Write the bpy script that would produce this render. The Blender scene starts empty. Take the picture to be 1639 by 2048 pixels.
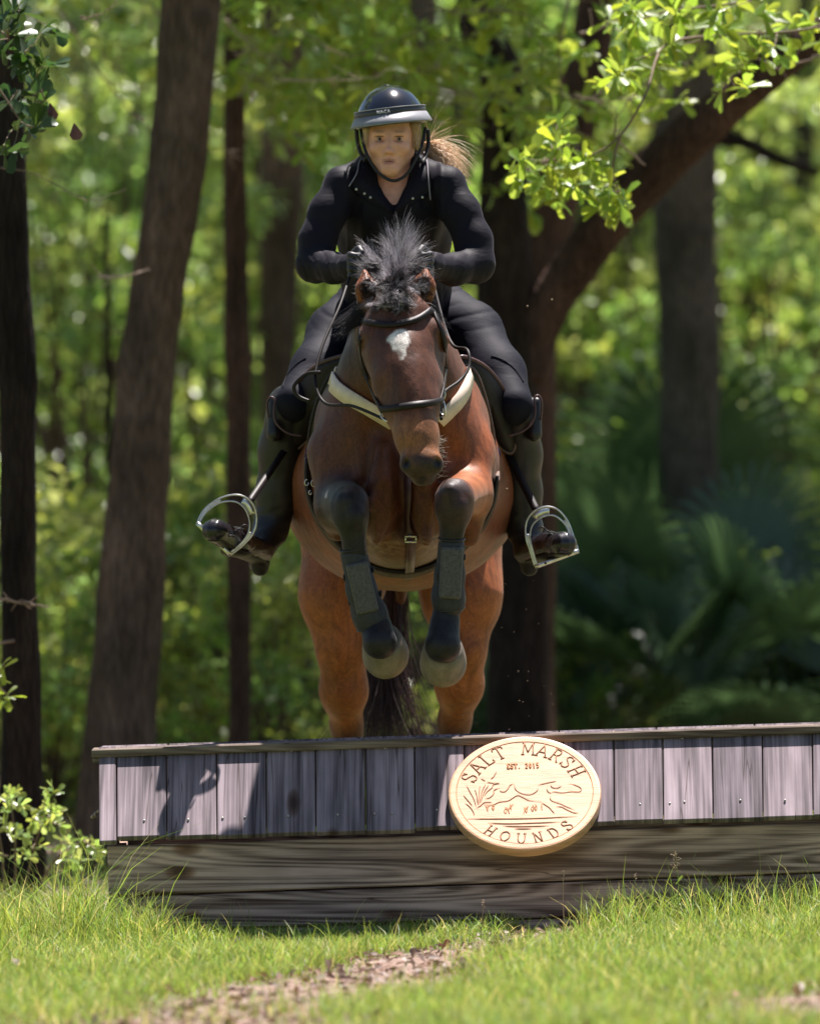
import bpy, bmesh, math, random
import numpy as np
from mathutils import Vector, Matrix, Euler
SC = bpy.context.scene
COL = SC.collection
PI = math.pi
R = math.radians
rng = np.random.default_rng(7)

# ------------------------------------------------------------------ camera, sky, sun
CAMZ = 1.223
cam = bpy.data.cameras.new('camera'); camo = bpy.data.objects.new('camera', cam); COL.objects.link(camo)
camo.location = (0, -30, CAMZ); camo.rotation_euler = (R(90), 0, 0)
cam.sensor_fit = 'HORIZONTAL'; cam.sensor_width = 36.0; cam.lens = 36.0 * 21000 / 1639
cam.clip_start = 1.0; cam.clip_end = 2000
cam.dof.use_dof = True; cam.dof.focus_distance = 29.95; cam.dof.aperture_fstop = 4.6
SC.camera = camo
w = bpy.data.worlds.new('World'); SC.world = w; w.use_nodes = True
nt = w.node_tree; bg = nt.nodes['Background']
sky = nt.nodes.new('ShaderNodeTexSky'); sky.sky_type = 'NISHITA'; sky.sun_disc = False
SUN = Vector((0.135, 0.31, 0.94)).normalized()          # towards the sun: high, a little behind the horse and to the right
sky.sun_elevation = math.asin(SUN.z); sky.sun_rotation = math.atan2(SUN.x, SUN.y)
nt.links.new(sky.outputs[0], bg.inputs[0]); bg.inputs[1].default_value = 0.05
sl = bpy.data.lights.new('sun', 'SUN'); sl.energy = 5.0; sl.angle = R(0.5); sl.color = (1.0, 0.93, 0.89)
so = bpy.data.objects.new('sun', sl); COL.objects.link(so); so.location = (2, 6, 20)
so.rotation_euler = SUN.to_track_quat('Z', 'Y').to_euler()
SC.view_settings.view_transform = 'Standard'; SC.view_settings.look = 'None'
SC.view_settings.gamma = 1.0; SC.view_settings.exposure = 1.2
cy = SC.cycles
cy.max_bounces = 8; cy.transparent_max_bounces = 8; cy.transmission_bounces = 6; cy.diffuse_bounces = 4; cy.glossy_bounces = 3
cy.sample_clamp_indirect = 6.0; cy.caustics_reflective = False; cy.caustics_refractive = False

def P(px, py, Y=0.0):
    """a measured point of the photograph (full-size pixels) at depth Y, in metres"""
    s = (30.0 + Y) / 21000.0
    return np.array([(px - 819.5) * s, Y, CAMZ - (py - 1024.0) * s])
def W(npx, Y=0.0): return npx * (30.0 + Y) / 21000.0

# ------------------------------------------------------------------ objects
def tag(o, label=None, cat=None, group=None, kind=None):
    if label: o['label'] = label
    if cat: o['category'] = cat
    if group: o['group'] = group
    if kind: o['kind'] = kind
    return o
def thing(name, loc, label, cat, group=None, kind=None):
    o = bpy.data.objects.new(name, None); COL.objects.link(o); o.location = loc; o.empty_display_size = 0.1
    return tag(o, label, cat, group, kind)
def mesh_from(name, V, F, smooth=True):
    """V (n,3), F either (m,k) array or list of index lists"""
    me = bpy.data.meshes.new(name)
    V = np.asarray(V, dtype=np.float32)
    if isinstance(F, np.ndarray):
        m, k = F.shape
        me.vertices.add(len(V)); me.vertices.foreach_set('co', V.ravel())
        me.loops.add(m * k); me.loops.foreach_set('vertex_index', F.astype(np.int32).ravel())
        me.polygons.add(m); me.polygons.foreach_set('loop_start', np.arange(0, m * k, k, dtype=np.int32))
        try: me.polygons.foreach_set('loop_total', np.full(m, k, dtype=np.int32))
        except Exception: pass
        me.update(calc_edges=True)
    else:
        me.from_pydata([tuple(v) for v in V], [], F); me.update()
    me.validate()
    if smooth: me.polygons.foreach_set('use_smooth', np.ones(len(me.polygons), dtype=bool))
    return me
def vcol(me, C, name='Col'):
    a = me.color_attributes.new(name, 'FLOAT_COLOR', 'POINT')
    C = np.asarray(C, dtype=np.float32)
    if C.shape[1] == 3: C = np.concatenate([C, np.ones((len(C), 1), np.float32)], 1)
    a.data.foreach_set('color', C.ravel())
def obj(name, me, m=None, parent=None):
    o = bpy.data.objects.new(name, me); COL.objects.link(o)
    if m is not None and not len(me.materials): me.materials.append(m)
    if parent is not None:
        o.parent = parent
        # the mesh is in world coordinates: undo every ancestor's offset
        off = Vector((0, 0, 0)); q = parent
        while q is not None: off += q.location; q = q.parent
        o.location = -off
    return o
def merge(parts):
    """join (V,F,C?) lists"""
    Vs, Fs, Cs, n = [], [], [], 0
    for p in parts:
        Vs.append(p[0]); Fs.append(p[1] + n); n += len(p[0])
        if len(p) > 2: Cs.append(p[2])
    return (np.concatenate(Vs), np.concatenate(Fs)) + ((np.concatenate(Cs),) if Cs else ())

# ------------------------------------------------------------------ materials
def new_mat(name):
    m = bpy.data.materials.new(name); m.use_nodes = True
    return m, m.node_tree, m.node_tree.nodes['Principled BSDF']
def N(nt, t, **kw):
    n = nt.nodes.new('ShaderNode' + t)
    for k, v in kw.items():
        if k in n.inputs: n.inputs[k].default_value = v
        else: setattr(n, k, v)
    return n
def noise(nt, scale, detail=4, rough=0.6, vec=None, sc=None, dist=0.0):
    n = N(nt, 'TexNoise'); n.inputs['Scale'].default_value = scale; n.inputs['Detail'].default_value = detail
    n.inputs['Roughness'].default_value = rough; n.inputs['Distortion'].default_value = dist
    tc = N(nt, 'TexCoord')
    src = tc.outputs['Object'] if vec is None else vec
    if sc:
        mp = N(nt, 'Mapping'); mp.inputs['Scale'].default_value = sc
        nt.links.new(src, mp.inputs['Vector']); src = mp.outputs[0]
    nt.links.new(src, n.inputs['Vector'])
    return n
def ramp(nt, src, stops, interp='LINEAR'):
    r = N(nt, 'ValToRGB'); e = r.color_ramp.elements; r.color_ramp.interpolation = interp
    while len(e) < len(stops): e.new(0.5)
    for k, (p, c) in enumerate(stops): e[k].position = p; e[k].color = tuple(c) + ((1,) if len(c) == 3 else ())
    nt.links.new(src, r.inputs[0]); return r
def mul(nt, a, b, mode='MULTIPLY', fac=1.0):
    m = N(nt, 'MixRGB', blend_type=mode); m.inputs[0].default_value = fac
    for k, s in ((1, a), (2, b)):
        if hasattr(s, 'is_output') or hasattr(s, 'links'): nt.links.new(s, m.inputs[k])
        else: m.inputs[k].default_value = tuple(s) + ((1,) if len(s) == 3 else ())
    return m.outputs[0]
def bump(nt, bs, src, strength=0.3, dist=0.002, prev=None):
    b = N(nt, 'Bump'); b.inputs['Strength'].default_value = strength; b.inputs['Distance'].default_value = dist
    nt.links.new(src, b.inputs['Height'])
    if prev is not None: nt.links.new(prev, b.inputs['Normal'])
    nt.links.new(b.outputs[0], bs.inputs['Normal']); return b.outputs[0]
def simple(name, col, rough=0.5, metal=0.0, nscale=0, nvar=0.25, bs_=0.0, bscale=200, sc=None, spec=0.5, attr=False, sheen=0.0, coat=0.0):
    m, nt, b = new_mat(name)
    b.inputs['Roughness'].default_value = rough; b.inputs['Metallic'].default_value = metal
    b.inputs['Specular IOR Level'].default_value = spec
    b.inputs['Sheen Weight'].default_value = sheen; b.inputs['Coat Weight'].default_value = coat
    src = None
    if attr:
        a = N(nt, 'VertexColor'); a.layer_name = 'Col'; src = a.outputs[0]
    if nscale:
        n = noise(nt, nscale, 5, 0.65, sc=sc)
        r = ramp(nt, n.outputs[0], [(0.3, [1 - nvar] * 3), (0.7, [1 + nvar] * 3)])
        o = mul(nt, src if src is not None else col, r.outputs[0]); nt.links.new(o, b.inputs['Base Color'])
    elif src is not None: nt.links.new(src, b.inputs['Base Color'])
    else: b.inputs['Base Color'].default_value = tuple(col) + (1,)
    if bs_:
        n = noise(nt, bscale, 3, 0.6, sc=sc); bump(nt, b, n.outputs[0], bs_, 0.003)
    return m

# ------------------------------------------------------------------ signed distance modelling
def _smin(a, b, k):
    h = np.maximum(k - np.abs(a - b), 0.0) / k
    return np.minimum(a, b) - h * h * k * 0.25
class Rc:      # tapered capsule, optionally flattened along a direction
    def __init__(s, a, b, ra, rb, k=0.02, col=None, flat=None, sub=False):
        s.a, s.b = np.array(a, float), np.array(b, float); s.ra, s.rb, s.k, s.col, s.sub = ra, rb, k, col, sub
        s.flat = None if flat is None else (np.array(flat[0], float) / np.linalg.norm(flat[0]), flat[1])
        f = max(1.0, flat[1]) if flat else 1.0
        s.lo = np.minimum(s.a - ra * f, s.b - rb * f); s.hi = np.maximum(s.a + ra * f, s.b + rb * f)
    def d(s, x, y, z):
        ba = s.b - s.a; l2 = float(ba @ ba) + 1e-12
        px, py, pz = x - s.a[0], y - s.a[1], z - s.a[2]
        t = np.clip((px * ba[0] + py * ba[1] + pz * ba[2]) / l2, 0, 1)
        qx, qy, qz = px - t * ba[0], py - t * ba[1], pz - t * ba[2]
        sc = 1.0
        if s.flat:
            u, f = s.flat; c = (qx * u[0] + qy * u[1] + qz * u[2]) * (1.0 / f - 1.0)
            qx, qy, qz = qx + c * u[0], qy + c * u[1], qz + c * u[2]; sc = min(1.0, f)
        return (np.sqrt(qx * qx + qy * qy + qz * qz) - (s.ra + t * (s.rb - s.ra))) * sc
class El:      # ellipsoid
    def __init__(s, c, r, k=0.02, col=None, rot=None, sub=False):
        s.c, s.r, s.k, s.col, s.sub = np.array(c, float), np.array(r, float), k, col, sub
        s.m = np.array(Euler([R(v) for v in rot]).to_matrix().transposed()) if rot else np.eye(3)
        e = np.abs(s.m.T) @ s.r; s.lo, s.hi = s.c - e, s.c + e
    def d(s, x, y, z):
        p = [x - s.c[0], y - s.c[1], z - s.c[2]]; q = [sum(s.m[i, j] * p[j] for j in range(3)) for i in range(3)]
        k0 = np.sqrt(sum((q[i] / s.r[i]) ** 2 for i in range(3))); k1 = np.sqrt(sum((q[i] / s.r[i] ** 2) ** 2 for i in range(3))) + 1e-9
        return k0 * (k0 - 1.0) / k1
def chain(pts, k=0.02, col=None, flat=None, sub=False):
    """pts: list of (point, radius)"""
    return [Rc(pts[i][0], pts[i + 1][0], pts[i][1], pts[i + 1][1], k, col, flat, sub) for i in range(len(pts) - 1)]
def sdf_mesh(prims, h, disp=None, base=(0.5, 0.5, 0.5), colw=0.01, extra=None):
    """smooth union of the primitives, polygonised with surface nets -> V, F, C"""
    lo = np.min([p.lo for p in prims if not p.sub], 0) - 3 * h - 0.015; hi = np.max([p.hi for p in prims if not p.sub], 0) + 3 * h + 0.015
    n = np.ceil((hi - lo) / h).astype(int) + 1
    ax = [(lo[i] + h * np.arange(n[i])).astype(np.float32) for i in range(3)]
    F = np.full(n, 0.5, np.float32)
    def region(p):
        e = p.k + 2.5 * h
        i0 = np.clip(np.floor((p.lo - e - lo) / h).astype(int), 0, n - 1); i1 = np.clip(np.ceil((p.hi + e - lo) / h).astype(int) + 1, 1, n)
        return tuple(slice(i0[i], i1[i]) for i in range(3))
    for p in prims:
        sl_ = region(p)
        if any(s.stop <= s.start for s in sl_): continue
        x, y, z = ax[0][sl_[0]][:, None, None], ax[1][sl_[1]][None, :, None], ax[2][sl_[2]][None, None, :]
        d = p.d(x, y, z).astype(np.float32)
        F[sl_] = -_smin(-F[sl_], d, p.k) if p.sub else _smin(F[sl_], d, p.k)
    if disp is not None:
        m = np.abs(F) < 4 * h; i = np.nonzero(m)
        F[m] += disp(ax[0][i[0]], ax[1][i[1]], ax[2][i[2]]).astype(np.float32)
    S = F < 0
    c = np.zeros(n - 1, np.int8)
    for dx in (0, 1):
        for dy in (0, 1):
            for dz in (0, 1): c += S[dx:n[0] - 1 + dx, dy:n[1] - 1 + dy, dz:n[2] - 1 + dz]
    act = (c > 0) & (c < 8); idx = -np.ones(n - 1, np.int64); ci = np.nonzero(act); m = len(ci[0]); idx[ci] = np.arange(m)
    acc = np.zeros((m, 3)); cnt = np.zeros(m)
    for a_ in range(3):
        b_, c_ = [q for q in range(3) if q != a_]
        for ob in (0, 1):
            for oc in (0, 1):
                o0 = [0, 0, 0]; o0[b_] = ob; o0[c_] = oc; o1 = list(o0); o1[a_] = 1
                f0 = F[ci[0] + o0[0], ci[1] + o0[1], ci[2] + o0[2]]; f1 = F[ci[0] + o1[0], ci[1] + o1[1], ci[2] + o1[2]]
                cr = (f0 < 0) != (f1 < 0); t = np.where(cr, f0 / np.where(cr, f0 - f1, 1), 0)
                pt = np.zeros((m, 3)); pt[:, b_] = ob; pt[:, c_] = oc; pt[:, a_] = t
                acc[cr] += pt[cr]; cnt[cr] += 1
    V = lo + h * (np.stack(ci, 1) + acc / cnt[:, None])
    quads = []
    for a_ in range(3):
        b_, c_ = [(1, 2), (2, 0), (0, 1)][a_]
        s0 = [slice(1, n[i] - 1) for i in range(3)]; s0[a_] = slice(0, n[a_] - 1); s1 = list(s0); s1[a_] = slice(1, n[a_])
        A, B = S[tuple(s0)], S[tuple(s1)]; e = np.nonzero(A != B); sg = A[e]
        base_i = [e[i] + (0 if i == a_ else 1) for i in range(3)]
        def cell(db, dc):
            q = [v.copy() for v in base_i]; q[b_] -= db; q[c_] -= dc; return idx[q[0], q[1], q[2]]
        q = np.stack([cell(0, 0), cell(1, 0), cell(1, 1), cell(0, 1)], 1)
        q[~sg] = q[~sg][:, ::-1]; quads.append(q)
    Fc = np.concatenate(quads)
    Fc = Fc[(Fc >= 0).all(1)]
    # light smoothing
    for _ in range(2):
        sm = np.zeros_like(V); k_ = np.zeros(len(V))
        for i in range(4):
            j = (i + 1) % 4
            np.add.at(sm, Fc[:, i], V[Fc[:, j]]); np.add.at(sm, Fc[:, j], V[Fc[:, i]]); np.add.at(k_, Fc[:, i], 1); np.add.at(k_, Fc[:, j], 1)
        V = V * 0.6 + 0.4 * sm / np.maximum(k_, 1)[:, None]
    C = np.tile(np.array(base, float), (len(V), 1))
    cp = [p for p in prims if p.col is not None and not p.sub]
    if cp:
        ww = np.full(len(V), 1e-9); C = C * 1e-9
        for p in cp:
            w_ = np.exp(-np.maximum(p.d(V[:, 0], V[:, 1], V[:, 2]), -0.01) / colw * 1.0); ww += w_; C += w_[:, None] * np.array(p.col)
        C /= ww[:, None]
    return V, Fc, C
def sdf_obj(name, prims, h, m, parent, disp=None, base=(0.5, 0.5, 0.5), colw=0.01, paint=None):
    V, F, C = sdf_mesh(prims, h, disp, base, colw)
    if paint is not None: C = paint(V, C)
    me = mesh_from(name, V, F); vcol(me, C); return obj(name, me, m, parent)
class Bx:      # rounded box, rows of rot = its axes in the world
    def __init__(s, c, half, rnd, k=0.005, rot=None, sub=False, col=None):
        s.c, s.h, s.rd, s.k, s.sub, s.col = np.array(c, float), np.array(half, float) - rnd, rnd, k, sub, col
        s.m = np.eye(3) if rot is None else np.array(rot, float); e = np.abs(s.m.T) @ (s.h + rnd); s.lo, s.hi = s.c - e, s.c + e
    def d(s, x, y, z):
        p = [x - s.c[0], y - s.c[1], z - s.c[2]]; q = [np.abs(sum(s.m[i, j] * p[j] for j in range(3))) - s.h[i] for i in range(3)]
        return np.sqrt(sum(np.maximum(v, 0) ** 2 for v in q)) + np.minimum(np.maximum(q[0], np.maximum(q[1], q[2])), 0) - s.rd
def vnoise(x, y, z, s, seed=0):
    """cheap smooth noise from sines, -1..1"""
    r_ = np.random.default_rng(seed); o = 0
    for i in range(5):
        k = r_.normal(size=3); k *= s * (0.7 + 0.25 * i) / np.linalg.norm(k); o = o + np.sin(x * k[0] + y * k[1] + z * k[2] + r_.uniform(0, 6.28))
    return o / 3.0

# ------------------------------------------------------------------ tubes, ribbons, boxes, hair
def tube(pts, rad, sides=8, closed=False, cap=True, flat=None):
    """tube through pts (n,3); rad scalar or (n,) ; flat=(dir, factor)"""
    p = np.asarray(pts, float); n = len(p); rad = np.broadcast_to(np.asarray(rad, float), (n,))
    if closed: t = np.roll(p, -1, 0) - np.roll(p, 1, 0)
    else: t = np.gradient(p, axis=0)
    t /= np.linalg.norm(t, axis=1)[:, None] + 1e-12
    u = np.cross(t[0], [0, 0, 1.0]);
    if np.linalg.norm(u) < 0.1: u = np.cross(t[0], [1.0, 0, 0])
    us = []
    for i in range(n):
        u = u - (u @ t[i]) * t[i]; u /= np.linalg.norm(u); us.append(u.copy())
    us = np.array(us); vs = np.cross(t, us)
    a = np.linspace(0, 2 * PI, sides, endpoint=False)
    off = (np.cos(a)[None, :, None] * us[:, None] + np.sin(a)[None, :, None] * vs[:, None]) * rad[:, None, None]
    if flat is not None:
        d = np.array(flat[0], float); d /= np.linalg.norm(d); c = (off @ d)[..., None] * (flat[1] - 1.0); off = off + c * d
    V = (p[:, None] + off).reshape(-1, 3)
    i, j = np.meshgrid(np.arange(n if closed else n - 1), np.arange(sides), indexing='ij'); i2 = (i + 1) % n; j2 = (j + 1) % sides
    F = np.stack([i * sides + j, i * sides + j2, i2 * sides + j2, i2 * sides + j], -1).reshape(-1, 4)
    if cap and not closed:
        V = np.concatenate([V, p[:1], p[-1:]]); nb = n * sides; jj = np.arange(0, sides, 1)
        c0 = np.stack([np.full(sides, nb), (jj + 1) % sides, jj, np.full(sides, nb)], 1)
        # as degenerate-free quads: pair the fan triangles
        q0 = [[nb, (j_ + 2) % sides, (j_ + 1) % sides, j_] for j_ in range(0, sides - 1, 2)]
        q1 = [[nb + 1, (n - 1) * sides + j_, (n - 1) * sides + (j_ + 1) % sides, (n - 1) * sides + (j_ + 2) % sides] for j_ in range(0, sides - 1, 2)]
        F = np.concatenate([F, np.array(q0 + q1)])
    return V, F
def spline(pts, n=24, closed=False):
    """Catmull-Rom through control points"""
    p = np.asarray(pts, float); m = len(p)
    if closed: idx = lambda i: i % m; seg = m
    else: idx = lambda i: min(max(i, 0), m - 1); seg = m - 1
    out = []
    for s_ in np.linspace(0, seg, n, endpoint=not closed):
        i = min(int(s_), seg - 1); t = s_ - i
        a, b, c, d = p[idx(i - 1)], p[idx(i)], p[idx(i + 1)], p[idx(i + 2)]
        out.append(0.5 * ((2 * b) + (-a + c) * t + (2 * a - 5 * b + 4 * c - d) * t * t + (-a + 3 * b - 3 * c + d) * t ** 3))
    return np.array(out)
def box(lo, hi):
    (x0, y0, z0), (x1, y1, z1) = lo, hi
    V = np.array([(x0, y0, z0), (x1, y0, z0), (x1, y1, z0), (x0, y1, z0), (x0, y0, z1), (x1, y0, z1), (x1, y1, z1), (x0, y1, z1)], float)
    F = np.array([(0, 3, 2, 1), (4, 5, 6, 7), (0, 1, 5, 4), (1, 2, 6, 5), (2, 3, 7, 6), (3, 0, 4, 7)])
    return V, F
def strip(pts, width_dir, half, thick, nrm):
    """a flat strap: centre line, width direction(s), half width(s), thickness along nrm"""
    p = np.asarray(pts, float); n = len(p); wd = np.broadcast_to(np.asarray(width_dir, float), (n, 3)); hf = np.broadcast_to(half, (n,))[:, None]
    nn = np.broadcast_to(np.asarray(nrm, float), (n, 3)) * thick * 0.5
    ring = np.stack([p - wd * hf - nn, p + wd * hf - nn, p + wd * hf + nn, p - wd * hf + nn], 1)
    V = ring.reshape(-1, 3); F = []
    for i in range(n - 1):
        for j in range(4): F.append([i * 4 + j, i * 4 + (j + 1) % 4, (i + 1) * 4 + (j + 1) % 4, (i + 1) * 4 + j])
    F.append([3, 2, 1, 0]); F.append([(n - 1) * 4 + j for j in range(4)])
    return V, np.array(F)
def hairs(roots, dirs, lens, rad=0.0006, seg=6, curl=0.2, grav=0.0, seed=1, sides=3, sway=None, cv=None):
    """many tapered strands -> V,F ; roots (n,3), dirs (n,3)"""
    r_ = np.random.default_rng(seed); n = len(roots); L = np.asarray(lens)[:, None]
    d = dirs / (np.linalg.norm(dirs, axis=1)[:, None] + 1e-9); p = np.array(roots, float); P_ = [p.copy()]
    c1 = r_.normal(size=(n, 3)) * curl
    if cv is not None: c1 = c1 * .3 + cv
    for s_ in range(seg):
        d = d + c1 / seg + r_.normal(size=(n, 3)) * curl * 0.25 / seg + np.array([0, 0, -grav / seg])
        if sway is not None: d = d + np.asarray(sway) / seg
        d /= np.linalg.norm(d, axis=1)[:, None]; p = p + d * L / seg; P_.append(p.copy())
    return strands(np.stack(P_, 1), rad, sides, seed)
def strands(P_, rad, sides=3, seed=1):
    """tapered tubes along polylines (n, k, 3)"""
    r_ = np.random.default_rng(seed); n, seg = P_.shape[0], P_.shape[1] - 1
    t = np.gradient(P_, axis=1); t /= np.linalg.norm(t, axis=2)[..., None] + 1e-9
    ref = r_.normal(size=(n, 1, 3)); u = np.cross(t, ref); u /= np.linalg.norm(u, axis=2)[..., None] + 1e-9; v = np.cross(t, u)
    rr = rad * np.linspace(1, 0.15, seg + 1)[None, :, None, None]
    a = np.linspace(0, 2 * PI, sides, endpoint=False)
    V = P_[:, :, None] + rr * (np.cos(a)[None, None, :, None] * u[:, :, None] + np.sin(a)[None, None, :, None] * v[:, :, None])
    i, s_, j = np.meshgrid(np.arange(n), np.arange(seg), np.arange(sides), indexing='ij'); b = i * (seg + 1) * sides
    F = np.stack([b + s_ * sides + j, b + s_ * sides + (j + 1) % sides, b + (s_ + 1) * sides + (j + 1) % sides, b + (s_ + 1) * sides + j], -1).reshape(-1, 4)
    return V.reshape(-1, 3), F
def ball(c, r, seg=12):
    b = bmesh.new(); bmesh.ops.create_uvsphere(b, u_segments=seg, v_segments=seg // 2 + 2, radius=1.0)
    V = np.array([v.co[:] for v in b.verts]) * np.asarray(r) + c; F = [[v.index for v in f.verts] for f in b.faces]; b.free(); return V, F
# ------------------------------------------------------------------ the materials
def wood_mat(name, c_dark, c_light, axis, gscale=1.0, rough=0.8, knots=True, stain=0.35):
    m, nt, b = new_mat(name)
    a = N(nt, 'VertexColor'); a.layer_name = 'Col'                      # per plank tone
    tc = N(nt, 'TexCoord')
    # shift the coordinates per plank so that the figure never continues across a joint
    ad = N(nt, 'VectorMath', operation='ADD'); scl = N(nt, 'VectorMath', operation='SCALE'); scl.inputs['Scale'].default_value = 37.0
    nt.links.new(a.outputs[0], scl.inputs[0]); nt.links.new(tc.outputs['Object'], ad.inputs[0]); nt.links.new(scl.outputs[0], ad.inputs[1])
    def st_sc(a_, b_): return [b_, a_, a_] if axis == 0 else [a_, b_, b_]                        # the leaning planks run in y and z
    fine = noise(nt, 1.0, 3, 0.6, ad.outputs[0], st_sc(110 * gscale, 2.2)); mid = noise(nt, 1.0, 2, 0.5, ad.outputs[0], st_sc(34 * gscale, .9))
    fig = noise(nt, 1.0, 1, 0.4, ad.outputs[0], st_sc(8.5 * gscale, .75)); big = noise(nt, 1.0, 4, 0.55, ad.outputs[0], st_sc(9, 2.4))
    sn = N(nt, 'Math', operation='MULTIPLY'); nt.links.new(fig.outputs[0], sn.inputs[0]); sn.inputs[1].default_value = 110.0 if axis == 0 else 60.0
    si = N(nt, 'Math', operation='SINE'); nt.links.new(sn.outputs[0], si.inputs[0])
    m6 = N(nt, 'Math', operation='MULTIPLY'); nt.links.new(mid.outputs[0], m6.inputs[0]); m6.inputs[1].default_value = 0.5
    f0 = N(nt, 'Math', operation='MULTIPLY_ADD'); nt.links.new(si.outputs[0], f0.inputs[0]); f0.inputs[1].default_value = 0.075 if axis == 0 else 0.025; nt.links.new(m6.outputs[0], f0.inputs[2])
    f = N(nt, 'Math', operation='MULTIPLY_ADD'); nt.links.new(fine.outputs[0], f.inputs[0]); f.inputs[1].default_value = 0.5; nt.links.new(f0.outputs[0], f.inputs[2])
    col = ramp(nt, f.outputs[0], [(0.37, c_dark), (0.62, c_light)]).outputs[0]
    ck = noise(nt, 1.0, 2, 0.5, ad.outputs[0], st_sc(26 * gscale, .7)); c1_ = N(nt, 'Math', operation='SUBTRACT'); nt.links.new(ck.outputs[0], c1_.inputs[0]); c1_.inputs[1].default_value = .56
    c2_ = N(nt, 'Math', operation='ABSOLUTE'); nt.links.new(c1_.outputs[0], c2_.inputs[0]); col = mul(nt, col, ramp(nt, c2_.outputs[0], [(.0, (.35, .3, .28)), (.010, (1, 1, 1))]).outputs[0])      # drying cracks
    st = ramp(nt, big.outputs[0], [(0.35, [1 - stain] * 3), (0.62, [1.1] * 3)]).outputs[0]
    col = mul(nt, col, st)
    tone = ramp(nt, a.outputs[0], [(0, (0.72, 0.72, 0.74)), (1, (1.2, 1.18, 1.15))]).outputs[0]
    col = mul(nt, col, tone)
    if knots:
        vo = N(nt, 'TexVoronoi'); mk = N(nt, 'Mapping'); sk = [2.6, 6, 6] if axis == 0 else [6, 2.2, 2.2]; mk.inputs['Scale'].default_value = sk
        nt.links.new(ad.outputs[0], mk.inputs[0]); nt.links.new(mk.outputs[0], vo.inputs['Vector']); vo.inputs['Scale'].default_value = 1.0
        kr = ramp(nt, vo.outputs['Distance'], [(0.05, (0.25, 0.19, 0.14)), (0.10, (0.6, 0.5, 0.42)), (0.14, (1, 1, 1))]).outputs[0]
        col = mul(nt, col, kr)
    nt.links.new(col, b.inputs['Base Color']); b.inputs['Roughness'].default_value = rough; b.inputs['Specular IOR Level'].default_value = 0.3
    bump(nt, b, f.outputs[0], 0.5, 0.0025)
    return m
M = {}
M['plank'] = wood_mat('weathered_plank', (0.085, 0.068, 0.078), (0.34, 0.275, 0.305), 2, 1.0)
M['timber'] = wood_mat('old_timber', (0.15, 0.092, 0.072), (0.66, 0.46, 0.385), 0, 1.0, 0.85)
M['cap'] = wood_mat('cap_board', (0.12, 0.085, 0.065), (0.32, 0.25, 0.2), 0, 1.0, 0.8)
M['newwood'] = simple('fresh_pine', (0.70, 0.40, 0.225), 0.42, 0, 7, 0.26, 0.15, 30, sc=(1, 1, 9), coat=0.25)
M['groove_shade'] = simple('carving_painted_shade', (0.33, 0.15, 0.065), 0.7)  # brown paints in the shade along the carved edges
M['orange'] = simple('carved_small_letters', (0.50, 0.22, 0.07), 0.6)
M['nail'] = simple('nail_heads', (0.5, 0.48, 0.45), 0.45, 0.6)
M['hide'] = None
def hide_mat():
    m, nt, b = new_mat('horse_coat')
    a = N(nt, 'VertexColor'); a.layer_name = 'Col'
    n1 = noise(nt, 9, 5, 0.6); n2 = noise(nt, 420, 2, 0.5, sc=(1, 1, 0.25)); n3 = noise(nt, 45, 4, 0.6, sc=(1, 1, 0.5)); n4 = noise(nt, 22, 5, 0.7, sc=(1, 1, 0.45), dist=1.5)
    c = mul(nt, a.outputs[0], ramp(nt, n1.outputs[0], [(0.3, [0.72] * 3), (0.7, [1.25] * 3)]).outputs[0])
    c = mul(nt, c, ramp(nt, n2.outputs[0], [(0.3, [0.7] * 3), (0.7, [1.3] * 3)]).outputs[0])
    c = mul(nt, c, ramp(nt, n4.outputs[0], [(0.32, [0.62] * 3), (0.66, [1.25] * 3)]).outputs[0])
    nt.links.new(c, b.inputs['Base Color'])
    b.inputs['Roughness'].default_value = 0.50; b.inputs['Specular IOR Level'].default_value = 0.32
    b.inputs['Sheen Weight'].default_value = 0.04; b.inputs['Sheen Roughness'].default_value = 0.4
    p = bump(nt, b, n3.outputs[0], 0.35, 0.006); bump(nt, b, n2.outputs[0], 0.3, 0.0012, p)
    return m
M['hide'] = hide_mat()
M['hoof'] = simple('hoof_horn', (0.20, 0.16, 0.125), 0.6, 0, 25, 0.35, 0.3, 40, sc=(1, 1, 0.4))
M['mane'] = simple('mane_hair', (0.035, 0.03, 0.034), 0.5, spec=0.5)
M['sheen_mane'] = simple('mane_hair_painted_sheen', (0.50, 0.46, 0.49), 0.5, spec=0.4)  # sunlit sheen of the black mane, painted as grey hair
M['reins'] = simple('rein_leather', (0.012, 0.008, 0.008), 0.55, spec=0.25)
M['tail'] = simple('tail_hair', (0.055, 0.024, 0.018), 0.4, spec=0.6)
M['whisk'] = simple('whiskers', (0.5, 0.45, 0.38), 0.5)
M['eye'] = simple('horse_eye', (0.02, 0.012, 0.014), 0.12, spec=0.8)
M['leather'] = simple('dark_leather', (0.014, 0.009, 0.009), 0.5, 0, 60, 0.3, 0.1, 200, spec=0.28)
M['havana'] = simple('brown_leather', (0.085, 0.038, 0.038), 0.45, 0, 40, 0.35, 0.12, 200)
M['black_leather'] = simple('black_boot_leather', (0.011, 0.010, 0.011), 0.42, 0, 30, 0.4, 0.15, 90)
M['toe_leather'] = simple('polished_boot_foot', (0.016, 0.014, 0.018), 0.25, 0, 30, 0.4, 0.35, 60)
M['cream'] = simple('cream_strap', (0.80, 0.66, 0.54), 0.55, 0, 30, 0.12, 0.1, 300)
M['steel'] = simple('stirrup_steel', (0.72, 0.70, 0.66), 0.3, 0.95, 60, 0.25)
M['girthcloth'] = simple('girth_band', (0.15, 0.10, 0.075), 0.7, 0, 40, 0.3, 0.3, 200)
M['neoprene'] = simple('black_tendon_boot', (0.022, 0.024, 0.032), 0.62, 0, 90, 0.4, 0.3, 400)
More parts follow.
